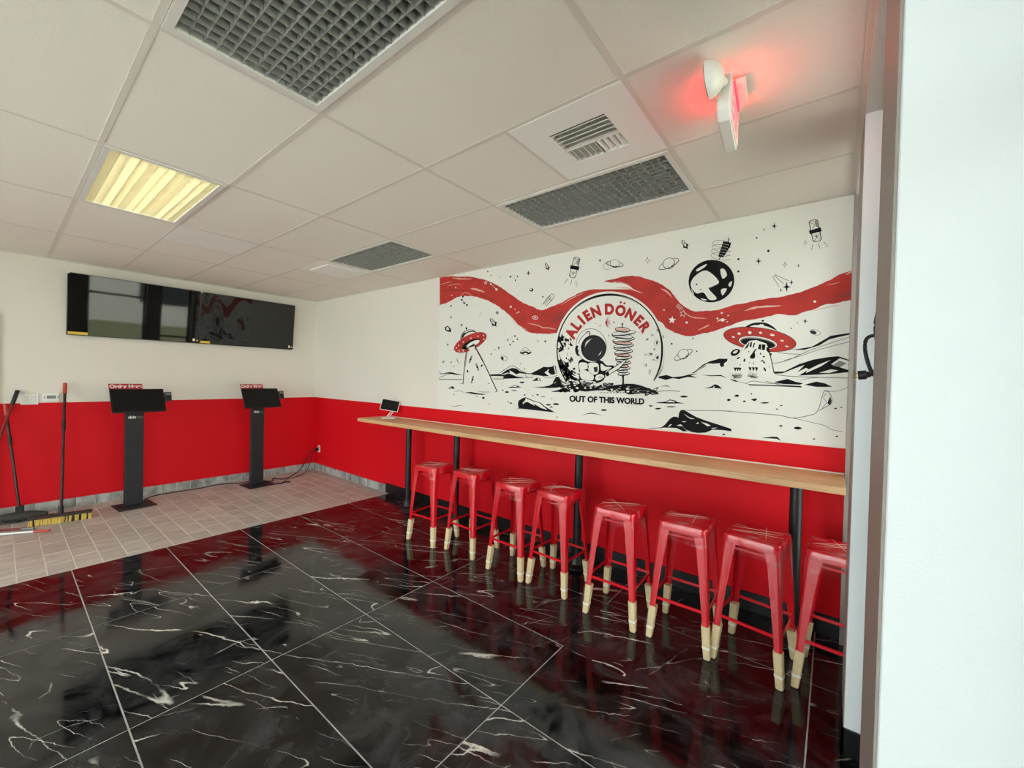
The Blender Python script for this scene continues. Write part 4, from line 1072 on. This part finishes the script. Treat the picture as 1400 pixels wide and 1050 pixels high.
# --- ground to the left
motif('mountain_print')
fill(2, 'ink', 'G', [(820, 490), (1000, 480), (1080, 420), (1170, 385), (1240, 395), (1300, 440), (1400, 470), (1400, 480), (1290, 470), (1210, 500), (1290, 530), (1380, 545), (1020, 560), (1040, 525), (980, 515), (830, 515)])
line(3, 'ink', 'G', [(980, 465), (1080, 395), (1180, 352), (1260, 390), (1330, 440), (1400, 460)], 0.7)
fill(3, 'mural_paper', 'G', [(1130, 425), (1180, 450), (1240, 490), (1310, 530), (1240, 522), (1170, 490), (1110, 470), (1060, 490), (985, 500), (1090, 462), (1140, 465)])
line(2, 'ink', 'G', [(870, 560), (1020, 562)], 0.7)
motif('mountain_print')
fill(2, 'ink', 'I', [(200, 310), (300, 318), (380, 318), (480, 270), (560, 225), (620, 230), (680, 225), (705, 205), (735, 215), (750, 320), (690, 340), (640, 330), (600, 285), (575, 310), (640, 360), (560, 360), (460, 345), (370, 345), (420, 330), (300, 330)])
fill(3, 'mural_paper', 'I', [(600, 300), (625, 262), (640, 262), (622, 300), (660, 330), (610, 325)]); fill(3, 'mural_paper', 'I', [(705, 215), (722, 215), (742, 318), (728, 318)])
line(2, 'ink', 'I', [(545, 355), (600, 382), (680, 380), (760, 345)], 0.5); line(2, 'ink', 'I', [(300, 350), (330, 375), (410, 378)], 0.8); line(2, 'ink', 'I', [(150, 320), (240, 375), (330, 385)], 0.4)
motif('rock_print')
fill(13, 'ink', 'I', [(410, 518), (570, 510), (640, 495), (690, 470), (710, 420), (740, 370), (790, 372), (800, 420), (825, 460), (820, 510), (760, 525), (620, 530)]); fill(14, 'mural_paper', 'I', [(705, 470), (745, 435), (735, 455)])
line(13, 'ink', 'I', [(790, 400), (830, 440), (890, 468)], 1.3); fill(13, 'ink', 'I', [(670, 588), (770, 560), (830, 550), (880, 520), (945, 500), (945, 590), (880, 575), (800, 595), (780, 582)]); fill(14, 'mural_paper', 'I', [(870, 530), (915, 530), (895, 560)])
motif('rock_print')
fill(2, 'ink', 'I', [(205, 825), (190, 760), (205, 710), (250, 680), (300, 662), (360, 685), (440, 720), (520, 740), (580, 795), (640, 830), (725, 880), (600, 868), (460, 850), (330, 835)])
fill(3, 'mural_paper', 'I', [(300, 675), (350, 695), (430, 728), (505, 745), (555, 790), (620, 845), (520, 815), (450, 770), (410, 755), (440, 790), (330, 728), (290, 738), (268, 765), (262, 740), (300, 705)])
line(2, 'ink_grey', 'I', [(165, 830), (260, 828), (560, 862), (640, 870)], 0.4)
motif('rock_print'); fill(2, 'ink', 'I', [(398, 430), (430, 405), (470, 378), (500, 390), (530, 432), (480, 425)]); fill(3, 'mural_paper', 'I', [(470, 388), (490, 392), (515, 425), (488, 422)])
motif('rock_print'); fill(2, 'ink', 'I', [(35, 525), (100, 510), (140, 485), (180, 495), (240, 520), (150, 526)]); fill(3, 'mural_paper', 'I', [(108, 512), (140, 494), (172, 500), (180, 514)])
motif('rock_print'); fill(2, 'ink', 'G', [(145, 715), (190, 690), (215, 675), (240, 690), (255, 718)]); fill(3, 'mural_paper', 'G', [(180, 705), (205, 700), (215, 712)])
motif('ground_stroke_print')
for c, x, y, rx, ry in (('I', 255, 450, 30, 11), ('I', 35, 588, 26, 9), ('I', 145, 566, 40, 7), ('I', 290, 630, 14, 10), ('I', 408, 640, 10, 8), ('I', 475, 627, 18, 10), ('I', 555, 655, 28, 6), ('I', 680, 684, 10, 5), ('I', 740, 762, 36, 14), ('I', 630, 772, 40, 11), ('I', 675, 803, 25, 8), ('I', 95, 746, 16, 9), ('I', 55, 727, 9, 5), ('I', 755, 947, 12, 8), ('I', 940, 670, 8, 22),
                        ('G', 1335, 618, 32, 12), ('G', 1022, 740, 16, 7), ('G', 1085, 770, 28, 11), ('G', 712, 862, 20, 14), ('G', 612, 842, 9, 8), ('G', 247, 808, 9, 7), ('G', 1150, 945, 18, 10), ('G', 1108, 925, 10, 7), ('G', 802, 630, 10, 8), ('G', 805, 960, 10, 7)):
    motif('pebble_print'); blob(2, 'ink', *toP(c, [(x, y)])[0], rx * CROP[c][2], ry * CROP[c][2], 0, .25, 8)
motif('ground_stroke_print'); fill(2, 'ink', 'G', [(410, 780), (520, 768), (600, 785), (760, 805), (700, 815), (580, 808), (500, 792)])
line(2, 'ink_mid', 'G', [(260, 765), (340, 748), (400, 778)], 0.5); line(2, 'ink_mid', 'G', [(640, 765), (720, 770), (820, 770)], 0.5); line(2, 'ink_mid', 'G', [(160, 975), (250, 1000), (330, 985), (400, 988)], 0.7, 1.0)
line(2, 'ink', 'G', [(0, 495), (160, 465), (280, 485), (385, 500)], 2.6, 1.0); line(2, 'ink', 'G', [(0, 540), (60, 520), (150, 485), (200, 480)], 0.6); line(2, 'ink', 'G', [(0, 445), (30, 470), (70, 480)], 0.6); line(2, 'ink', 'G', [(0, 568), (180, 570), (375, 568)], 0.9)

# --- tilted small saucer with beam
motif('flying_saucer_print')
arc(2, 'ink', 'A', 272, 530, 62, 52, -14, 175, 365, 0.8, 18); fill(2, 'ink', 'A', [(212, 545), (222, 510), (245, 490), (232, 530)]); arc(2, 'ink', 'A', 280, 512, 45, 22, -14, 200, 350, 1.5, 14)
ell(2, 'ink', 'A', 252, 467, 6, 9); line(2, 'ink', 'A', [(252, 475), (255, 490)], 0.4)
ell(3, 'print_dark_red', 'A', 280, 568, 128, 54, -26, 36); ell(4, 'print_red', 'A', 280, 566, 124, 50, -26, 36)
ell(5, 'ink', 'A', 285, 580, 72, 28, -26); ell(6, 'mural_paper', 'A', 300, 578, 52, 17, -26); ell(5, 'print_pink', 'A', 245, 605, 30, 9, -40)
for x, y in ((180, 608), (197, 590), (230, 566), (285, 537), (335, 523), (375, 517), (378, 545), (230, 628), (200, 628)): ell(6, 'print_white', 'A', x, y, 5, 5, 0, 8)
fill(6, 'mural_paper', 'A', [(262, 600), (308, 578), (330, 620), (278, 640)])
line(7, 'ink', 'A', [(252, 625), (238, 740), (228, 865)], 0.9); line(7, 'print_dark_red', 'A', [(262, 615), (252, 680), (246, 740)], 0.6); line(7, 'ink', 'A', [(305, 580), (380, 720), (472, 918)], 1.2); line(7, 'print_dark_red', 'A', [(300, 575), (340, 650), (370, 710)], 1.4, 1.0)
line(7, 'print_dark_red', 'A', [(312, 590), (318, 630)], 0.7); line(7, 'ink', 'A', [(210, 864), (236, 866)], 0.5); line(7, 'ink', 'A', [(455, 925), (478, 918)], 0.6)
for x, y, a in ((282, 690, 20), (330, 745, -20), (295, 835, 15)):
    for q in (-18, 0, 18): ell(7, 'ink' if q == 0 else 'ink_grey', 'A', x - q * math.sin(math.radians(a)), y + q * math.cos(math.radians(a)), 7, 10, a, 8)
ell(7, 'ink', 'A', 362, 735, 6, 10, 40, 8); ell(7, 'ink', 'A', 261, 775, 6, 10, -20, 8); line(7, 'ink', 'A', [(185, 675), (188, 700), (205, 725)], 0.9, 1.0); line(7, 'ink_grey', 'A', [(352, 340), (352, 365), (335, 395)], 0.6, 1.0)
motif('small_saucer_print')
arc(2, 'ink', 'A', 676, 630, 26, 24, 0, 180, 360, 0.5, 12); ell(2, 'ink', 'A', 677, 640, 42, 16, 0); ell(3, 'mural_paper', 'A', 677, 635, 36, 8, 0); ell(4, 'ink', 'A', 675, 645, 26, 13, 0); ell(5, 'mural_paper', 'A', 676, 650, 14, 6, 0)

# --- right-hand saucer, beam and hills
motif('mountain_print')
fill(2, 'ink', 'E', [(905, 290), (960, 285), (1050, 270), (1120, 230), (1180, 195), (1330, 173), (1330, 183), (1230, 205), (1170, 220), (1100, 262), (1000, 292)])
line(2, 'ink', 'E', [(780, 385), (880, 365), (1000, 310), (1120, 265), (1320, 200)], 0.6); line(2, 'ink', 'E', [(860, 365), (980, 330), (1100, 290), (1320, 232)], 0.6); line(2, 'ink_mid', 'E', [(810, 310), (880, 318), (970, 322)], 0.6); line(2, 'ink', 'E', [(1255, 255), (1330, 232)], 1.0, 1.0)
fill(2, 'ink', 'E', [(790, 440), (860, 440), (960, 390), (1060, 358), (1170, 340), (1230, 335), (1320, 365), (1320, 372), (1240, 350), (1180, 390), (1300, 430), (1320, 442), (1200, 455), (1060, 462), (960, 468), (1030, 425), (1010, 415), (950, 445), (1000, 395), (930, 420), (850, 452), (800, 455)])
fill(3, 'mural_paper', 'E', [(1010, 450), (1110, 405), (1180, 360), (1090, 395), (1020, 430)]); fill(3, 'mural_paper', 'E', [(1100, 448), (1180, 425), (1230, 432), (1170, 450)]); fill(3, 'ink_grey', 'E', [(1190, 400), (1240, 365), (1290, 385), (1240, 410)])
line(2, 'ink', 'E', [(800, 460), (900, 472), (1100, 480), (1320, 485)], 0.7); line(2, 'ink_mid', 'E', [(970, 500), (1040, 485), (1130, 480)], 0.5)
motif('hill_print')
fill(2, 'ink', 'E', [(790, 512), (850, 498), (885, 490), (940, 510), (990, 520), (970, 530), (850, 525)]); fill(2, 'ink', 'E', [(1000, 530), (1080, 508), (1140, 520), (1190, 545), (1080, 545)]); line(2, 'ink', 'E', [(620, 530), (760, 535), (980, 545)], 1.5); line(2, 'ink', 'E', [(740, 505), (830, 530), (975, 540)], 0.6)
line(2, 'ink_mid', 'E', [(610, 520), (650, 505), (750, 520), (830, 522)], 0.6)
motif('flying_saucer_print')
fill(3, 'ink', 'J', [(325, 165), (400, 120), (500, 103), (600, 112), (690, 160), (740, 212), (700, 195), (560, 155), (420, 160)], 3); fill(4, 'mural_paper', 'J', [(380, 158), (440, 140), (500, 138), (520, 128), (560, 130), (575, 150), (620, 160), (690, 188), (520, 172)])
ell(3, 'ink', 'J', 553, 83, 18, 12)
ell(4, 'ink', 'J', 516, 325, 480, 152, 8, 48); ell(5, 'print_red', 'J', 516, 325, 472, 145, 8, 48)
for a, b in (((235, 185), (320, 275)), ((105, 235), (235, 305)), ((60, 290), (240, 330)), ((720, 330), (855, 265)), ((745, 392), (985, 375))): line(6, 'print_dark_red', 'J', [a, b], 0.6)
ell(6, 'print_dark_red', 'J', 490, 365, 258, 85, 8); ell(7, 'mural_paper', 'J', 490, 368, 250, 78, 8); ell(8, 'ink_grey', 'J', 490, 372, 236, 68, 8); ell(9, 'ink', 'J', 490, 378, 222, 58, 8)
for x, y, rx, ry in ((170, 295, 20, 10), (245, 250, 22, 14), (385, 238, 22, 20), (525, 240, 20, 14), (677, 268, 30, 13), (805, 342, 24, 10), (868, 417, 24, 9)): ell(7, 'print_white', 'J', x, y, rx, ry, 12, 14)
motif('tractor_beam_print')
fill(10, 'mural_paper', 'J', [(300, 425), (380, 345), (470, 335), (600, 380), (640, 470), (705, 770), (640, 860), (400, 860), (140, 830), (130, 700)])
line(11, 'ink', 'J', [(640, 480), (675, 640), (702, 772)], 1.2); fill(11, 'ink', 'J', [(135, 510), (160, 470), (210, 450), (250, 460), (255, 490), (215, 530), (160, 542)], 3); fill(12, 'mural_paper', 'J', [(165, 505), (190, 475), (230, 470), (205, 505)], 3)
for p in ([(310, 460), (345, 400), (385, 355), (360, 430)], [(380, 420), (395, 360), (415, 360), (405, 425)], [(420, 430), (440, 370), (455, 372), (432, 440)], [(490, 450), (505, 390), (540, 390), (530, 460)], [(540, 462), (545, 388), (590, 395), (580, 466)], [(600, 470), (605, 420), (640, 440), (650, 520)]): fill(11, 'ink', 'J', p)
fill(11, 'ink', 'J', [(390, 570), (388, 545), (415, 510), (450, 460), (480, 450), (450, 490), (455, 550), (430, 578)], 3)
for x, y, rx, ry, a in ((525, 513, 10, 12, 0), (567, 550, 14, 12, 0), (655, 520, 18, 16, 0), (315, 598, 12, 24, 20), (372, 486, 8, 8, 0), (570, 625, 20, 10, 40), (545, 605, 22, 8, -30), (580, 715, 12, 30, -25), (260, 658, 6, 10, 0), (376, 630, 5, 8, 0), (433, 640, 4, 20, 0), (640, 682, 7, 7, 0), (235, 568, 26, 10, -30)): ell(11, 'ink', 'J', x, y, rx, ry, a, 12)
for cx in (225, 430):
    w_ = 46 if cx == 225 else 62
    for q in (-.7, 0.0, .65): fill(11, 'ink', 'J', [(cx + q * w_ - 20, 700 - w_ * .25), (cx + q * w_ + 22, 700 - w_ * .25 + 8), (cx + q * w_ + 2, 745)])
    for _ in range(14): line(11, rm.choice(('ink', 'ink_grey', 'ink_mid')), 'J', [(cx + rm.uniform(-80, 70), rm.uniform(760, 840)), (cx + rm.uniform(-80, 70), rm.uniform(760, 850)), (cx + rm.uniform(-80, 70), rm.uniform(770, 840))], 0.4)
line(11, 'ink', 'J', [(125, 835), (190, 865), (245, 872)], 2.0, 1.0); line(11, 'ink_mid', 'J', [(250, 880), (330, 900), (370, 912)], 0.5)
motif('hill_print')
fill(2, 'ink', 'K', [(740, 270), (800, 235), (880, 165), (960, 125), (1080, 90), (1180, 92), (1175, 120), (1135, 150), (1140, 180), (1105, 192), (1085, 165), (1090, 145), (960, 155), (860, 215), (780, 262)]); fill(3, 'mural_paper', 'K', [(795, 250), (880, 185), (940, 148), (1000, 150), (900, 180), (830, 230)])
fill(2, 'ink', 'K', [(270, 330), (370, 300), (450, 285), (530, 312), (640, 300), (720, 280), (830, 268), (740, 292), (820, 318), (700, 310), (600, 335), (520, 325), (440, 345), (370, 325)]); fill(2, 'ink', 'K', [(860, 285), (1000, 290), (1100, 285), (1180, 325), (1100, 300), (980, 300)])
line(2, 'ink', 'K', [(195, 355), (240, 335), (300, 330)], 1.4)
motif('rock_print'); fill(2, 'ink', 'K', [(900, 445), (980, 425), (1030, 395), (1070, 410), (1115, 450), (1020, 440)]); fill(3, 'mural_paper', 'K', [(1000, 432), (1030, 418), (1020, 436)])
motif('rock_print'); fill(2, 'ink', 'K', [(320, 618), (430, 608), (490, 578), (550, 590), (580, 610), (670, 626), (480, 628), (390, 625)]); fill(3, 'mural_paper', 'K', [(440, 610), (490, 590), (545, 600), (555, 612)])
motif('rock_print')
fill(2, 'ink', 'K', [(590, 800), (600, 740), (620, 705), (660, 702), (720, 740), (800, 785), (930, 835), (1060, 875), (1225, 930), (1225, 960), (1120, 945), (1000, 940), (920, 975), (830, 985), (690, 960), (650, 960), (570, 920), (420, 915), (370, 925), (430, 880), (490, 810), (530, 785), (575, 785)])
for p in ([(655, 748), (720, 790), (790, 812), (740, 812), (690, 780)], [(860, 845), (930, 865), (980, 890), (940, 900)], [(465, 900), (500, 875), (515, 878), (480, 905)], [(570, 890), (620, 875), (650, 900), (600, 895)], [(640, 905), (690, 945), (760, 968), (700, 960)], [(630, 840), (690, 840), (660, 852)], [(980, 920), (1060, 915), (1010, 930)], [(800, 865), (840, 850), (825, 872)]): fill(3, 'mural_paper', 'K', p)
line(2, 'ink_mid', 'K', [(200, 925), (300, 922), (400, 915)], 0.7)
line(2, 'ink', 'K', [(680, 708), (840, 712), (1000, 712), (1225, 718)], 0.6)
motif('rock_print')
line(2, 'ink', 'E', [(435, 708), (600, 720), (820, 738), (920, 757), (1030, 740), (1090, 708), (1130, 580), (1160, 575), (1185, 620), (1180, 660), (1100, 705)], 0.7, 0, 4); fill(2, 'ink_mid', 'E', [(1155, 655), (1175, 610), (1185, 640), (1175, 672)]); line(2, 'ink', 'E', [(1150, 585), (1130, 620), (1150, 650), (1120, 690)], 0.5); line(2, 'ink', 'E', [(1140, 577), (1240, 570), (1325, 530)], 0.5)
line(2, 'ink', 'E', [(920, 757), (1060, 790), (1140, 810), (1190, 838), (1260, 850)], 0.5); fill(2, 'ink', 'E', [(700, 893), (780, 885), (815, 886), (842, 916), (810, 900)])
motif('ground_stroke_print')
for c, x, y, rx, ry in (('K', 660, 543, 42, 13), ('K', 262, 655, 22, 8), ('K', 345, 688, 38, 11), ('K', 500, 665, 60, 6), ('K', 1190, 583, 20, 12), ('K', 1135, 995, 16, 8), ('E', 535, 606, 15, 8), ('E', 484, 634, 14, 7), ('E', 590, 643, 11, 5), ('E', 655, 632, 18, 8), ('E', 730, 653, 26, 5), ('E', 812, 696, 8, 4), ('E', 842, 672, 8, 4), ('E', 955, 827, 24, 9), ('E', 838, 811, 12, 5), ('E', 1212, 692, 12, 4), ('E', 1250, 685, 8, 4), ('E', 1065, 900, 10, 4), ('E', 1220, 882, 10, 4), ('E', 637, 593, 6, 4), ('E', 448, 870, 10, 4)):
    motif('pebble_print'); blob(2, 'ink', *toP(c, [(x, y)])[0], rx * CROP[c][2], ry * CROP[c][2], 0, .22, 8)
motif('ground_stroke_print'); fill(2, 'ink', 'B', [(865, 940), (930, 936), (980, 920), (1020, 935), (1050, 942), (960, 946)]); line(2, 'ink', 'B', [(305, 1038), (380, 1022), (460, 1040)], 1.4, 1.0); ell(2, 'ink', 'B', 475, 998, 22, 7)
line(2, 'ink', 'B', [(830, 868), (950, 850), (1050, 858)], 0.7); line(2, 'ink', 'B', [(900, 822), (950, 815), (975, 830)], 1.2, 1.0)

# --- dark planet with kebab, rockets, ringed planets, stars
motif('dark_planet_print')
ell(2, 'ink', 'D', 364, 572, 157, 145, -12, 48)
for p in ([(330, 500), (415, 575), (370, 610), (345, 625), (400, 690), (350, 700), (310, 650), (260, 655), (222, 600), (250, 540)], [(425, 495), (450, 490), (470, 530), (440, 555)], [(265, 490), (330, 455), (320, 475), (270, 505)], [(430, 630), (470, 625), (440, 670)], [(290, 690), (335, 700), (310, 705)], [(490, 580), (505, 575), (495, 610), (480, 600)], [(225, 620), (245, 660), (235, 655)]): fill(3, 'mural_paper', 'D', p, 4)
ell(4, 'ink', 'D', 264, 594, 6, 6, 0, 8); ell(4, 'ink', 'D', 290, 630, 5, 4, 0, 8)
motif('kebab_print')
fill(3, 'ink', 'D', [(445, 300), (500, 310), (490, 340), (445, 410), (410, 405), (430, 345)]); line(3, 'ink', 'D', [(485, 275), (470, 330), (415, 425)], 1.2)
for k in range(5): line(4, 'print_white', 'D', [(440 - k * 5, 318 + k * 18), (485 - k * 9, 325 + k * 18)], 0.35)
for k in range(4): arc(2, 'ink', 'D', 440 - k * 4, 320 + k * 28, 68, 24, 8, 20, 330, 0.45, 22)
def rocket(c, cx, cy, s, a):
    motif('rocket_print'); r = math.radians(a)
    def T(p): return [(cx + s * (x * math.cos(r) - y * math.sin(r)), cy + s * (x * math.sin(r) + y * math.cos(r))) for x, y in p]
    fill(2, 'ink', c, T([(0, -1.5), (.45, -.9), (.5, 0), (.85, .6), (.5, .75), (.3, .9), (0, 1.5), (-.3, .9), (-.5, .75), (-.85, .6), (-.5, 0), (-.45, -.9)]))
    fill(3, 'mural_paper', c, T([(0, -1.3), (.3, -.85), (.32, .1), (.1, .6), (-.2, .6), (-.3, -.5)])); fill(4, 'ink_grey', c, T([(-.1, -.6), (.2, -.6), (.2, -.1), (-.1, -.1)]))
rocket('D', 182, 322, 26, -32); rocket('C', 326, 418, 22, -22); rocket('A', 445, 425, 26, -38)
def wrap(c, cx, cy, L_, W_, a):
    motif('wrap_rocket_print'); r = math.radians(a)
    def T(p): return [(cx + x * W_ * math.cos(r) - y * L_ * math.sin(r), cy + x * W_ * math.sin(r) + y * L_ * math.cos(r)) for x, y in p]
    o = [(-1, -.85), (-.6, -1), (.6, -1), (1, -.85), (1, .85), (.6, 1), (-.6, 1), (-1, .85)]
    fill(2, 'ink', c, T(o)); fill(3, 'mural_paper', c, T([(x * .82, y * .95) for x, y in o])); fill(4, 'ink', c, T([(-1.35, -.12), (1.25, -.2), (1.35, .16), (-1.25, .22)]))
    for q in ([(-.8, -.8), (.1, -.55), (-.5, -.25)], [(.6, -.9), (.2, -.5), (.7, -.3)], [(-.7, .4), (.2, .6), (.7, .3)], [(-.6, .9), (-.1, .65), (.6, .85)], [(-.8, -.9), (0, -.8), (.8, -.9)]): line(4, 'ink', c, T(q), 0.5)
    fill(4, 'ink_grey', c, T([(.3, -.8), (.75, -.8), (.75, -.3), (.45, -.35)])); fill(4, 'ink_grey', c, T([(-.2, .35), (.3, .4), (.0, .75)]))
    for x in (-1.1, 0.1, 1.3): line(2, 'ink', c, T([(x, 1.15), (x * 1.5, 1.65)]), 0.6)
wrap('C', 537, 425, 82, 26, 15); wrap('D', 1073, 228, 76, 32, -12)
def saturn(c, cx, cy, r0, a, s=1.0):
    motif('ringed_planet_print')
    ring(2, 'ink', c, cx, cy, r0 * 1.9, r0 * .62, a, 0.6, 28); ell(3, 'ink', c, cx, cy - r0 * .1, r0 * 1.1, r0 * .95, a); ell(4, 'mural_paper', c, cx, cy - r0 * .12, r0 * 1.0, r0 * .85, a)
    arc(5, 'ink', c, cx, cy, r0 * 1.9, r0 * .62, a, -5, 185, 0.9, 20); arc(5, 'ink', c, cx, cy - r0 * .1, r0 * .8, r0 * .68, a, 10, 120, 1.0, 12, 1.0)
saturn('C', 845, 398, 34, 8); saturn('C', 1258, 398, 44, -25); saturn('E', 172, 325, 36, -28)
motif('planet_print'); arc(2, 'ink', 'C', 790, 412, 38, 26, -20, 60, 300, 0.4, 14)
motif('planet_print'); ell(2, 'ink_mid', 'C', 206, 596, 16, 13); ell(3, 'mural_paper', 'C', 202, 592, 8, 6)
motif('planet_print'); ell(2, 'ink_grey', 'A', 473, 355, 11, 11); ell(2, 'ink_grey', 'A', 87, 707, 8, 8)
motif('planet_print'); ring(2, 'ink_mid', 'A', 522, 682, 24, 16, 20, 0.5, 16); ell(2, 'ink_mid', 'A', 510, 682, 9, 12, -20); ring(2, 'ink', 'E', 1073, 172, 38, 17, 15, 0.4, 20); ell(2, 'ink_mid', 'E', 1060, 172, 22, 12, 15)
motif('satellite_print'); fill(2, 'ink', 'A', [(95, 460), (118, 448), (140, 470), (142, 495), (115, 490), (100, 480)]); fill(3, 'mural_paper', 'A', [(105, 462), (120, 455), (130, 478), (112, 480)])
motif('capsule_print')
for q in ((0, 0), (10, 6), (-12, 4)): line(2, 'ink', 'C', [(300 + q[0], 705 + q[1]), (350 + q[0], 640 + q[1])], 0.6)
ring(2, 'ink', 'C', 360, 650, 17, 24, 25, 0.6, 16); line(2, 'ink', 'C', [(318, 722), (345, 690), (372, 664)], 0.7)
motif('comet_print')
for a, b in (((782, 540), (828, 612)), ((790, 532), (858, 590)), ((795, 528), (893, 570)), ((800, 540), (845, 580))): line(2, 'ink', 'D', [a, b], 0.6)
def star4(c, cx, cy, r, hollow=False):
    motif('star_print')
    p = [(cx + (r if k % 2 == 0 else r * .26) * math.sin(math.pi * k / 4) * (.8 if k % 4 in (1, 2, 3) and k % 2 == 0 else 1), cy - (r if k % 2 == 0 else r * .26) * math.cos(math.pi * k / 4)) for k in range(8)]
    if hollow: line(2, 'ink', c, p + [p[0]], 0.45, 0, 0)
    else: fill(2, 'ink', c, p)
for c, x, y, r, h in (('D', 793, 196, 25, 0), ('D', 723, 222, 11, 1), ('D', 686, 436, 27, 0), ('D', 1006, 311, 18, 1), ('D', 866, 461, 22, 1), ('D', 958, 467, 14, 0), ('D', 878, 612, 36, 0), ('D', 911, 581, 20, 0), ('D', 838, 634, 14, 0), ('D', 1005, 846, 20, 0), ('D', 951, 858, 8, 0),
                      ('C', 731, 371, 17, 0), ('C', 1094, 371, 29, 1), ('C', 182, 468, 20, 1), ('A', 697, 70, 18, 0), ('A', 117, 584, 13, 0), ('A', 484, 608, 15, 0), ('A', 817, 560, 15, 0), ('A', 764, 558, 10, 0), ('A', 640, 720, 8, 0), ('A', 669, 755, 9, 0), ('B', 30, 478, 12, 0), ('A', 495, 100, 8, 0)): star4(c, x, y, r, h)
motif('dot_stars_print')
for c, x, y, r in (('D', 673, 277, 6), ('D', 753, 366, 9), ('D', 548, 422, 8), ('D', 548, 506, 8), ('D', 910, 895, 5), ('E', 92, 250, 6), ('E', 238, 215, 5), ('E', 264, 302, 5), ('A', 405, 60, 5), ('A', 428, 88, 4), ('A', 142, 305, 6), ('A', 142, 387, 6), ('A', 217, 443, 7), ('A', 455, 620, 4), ('A', 430, 652, 5), ('A', 565, 98, 5), ('A', 618, 95, 5), ('A', 603, 125, 4), ('A', 800, 240, 5), ('C', 293, 650, 5), ('C', 45, 495, 7), ('C', 98, 490, 4), ('C', 85, 520, 4), ('B', 988, 498, 6), ('A', 143, 710, 5), ('A', 160, 740, 4)): ell(2, 'ink', c, x, y, r, r, 0, 8)
motif('constellation_print')
line(2, 'ink', 'A', [(218, 262), (236, 285), (256, 300)], 0.5, 0, 0)
for x, y in ((218, 262), (236, 285), (256, 300), (226, 240)): ell(3, 'ink', 'A', x, y, 7, 7, 0, 8)
line(2, 'ink_grey', 'A', [(548, 550), (565, 585), (587, 562), (575, 530), (600, 522), (618, 545)], 0.35, 0, 0); line(2, 'ink_grey', 'A', [(570, 98), (590, 85), (605, 120), (618, 95)], 0.35, 0, 0)
for x, y in ((548, 550), (565, 585), (587, 562), (600, 522), (618, 545)): ell(3, 'ink_mid', 'A', x, y, 6, 6, 0, 8)
flush(); cur = None
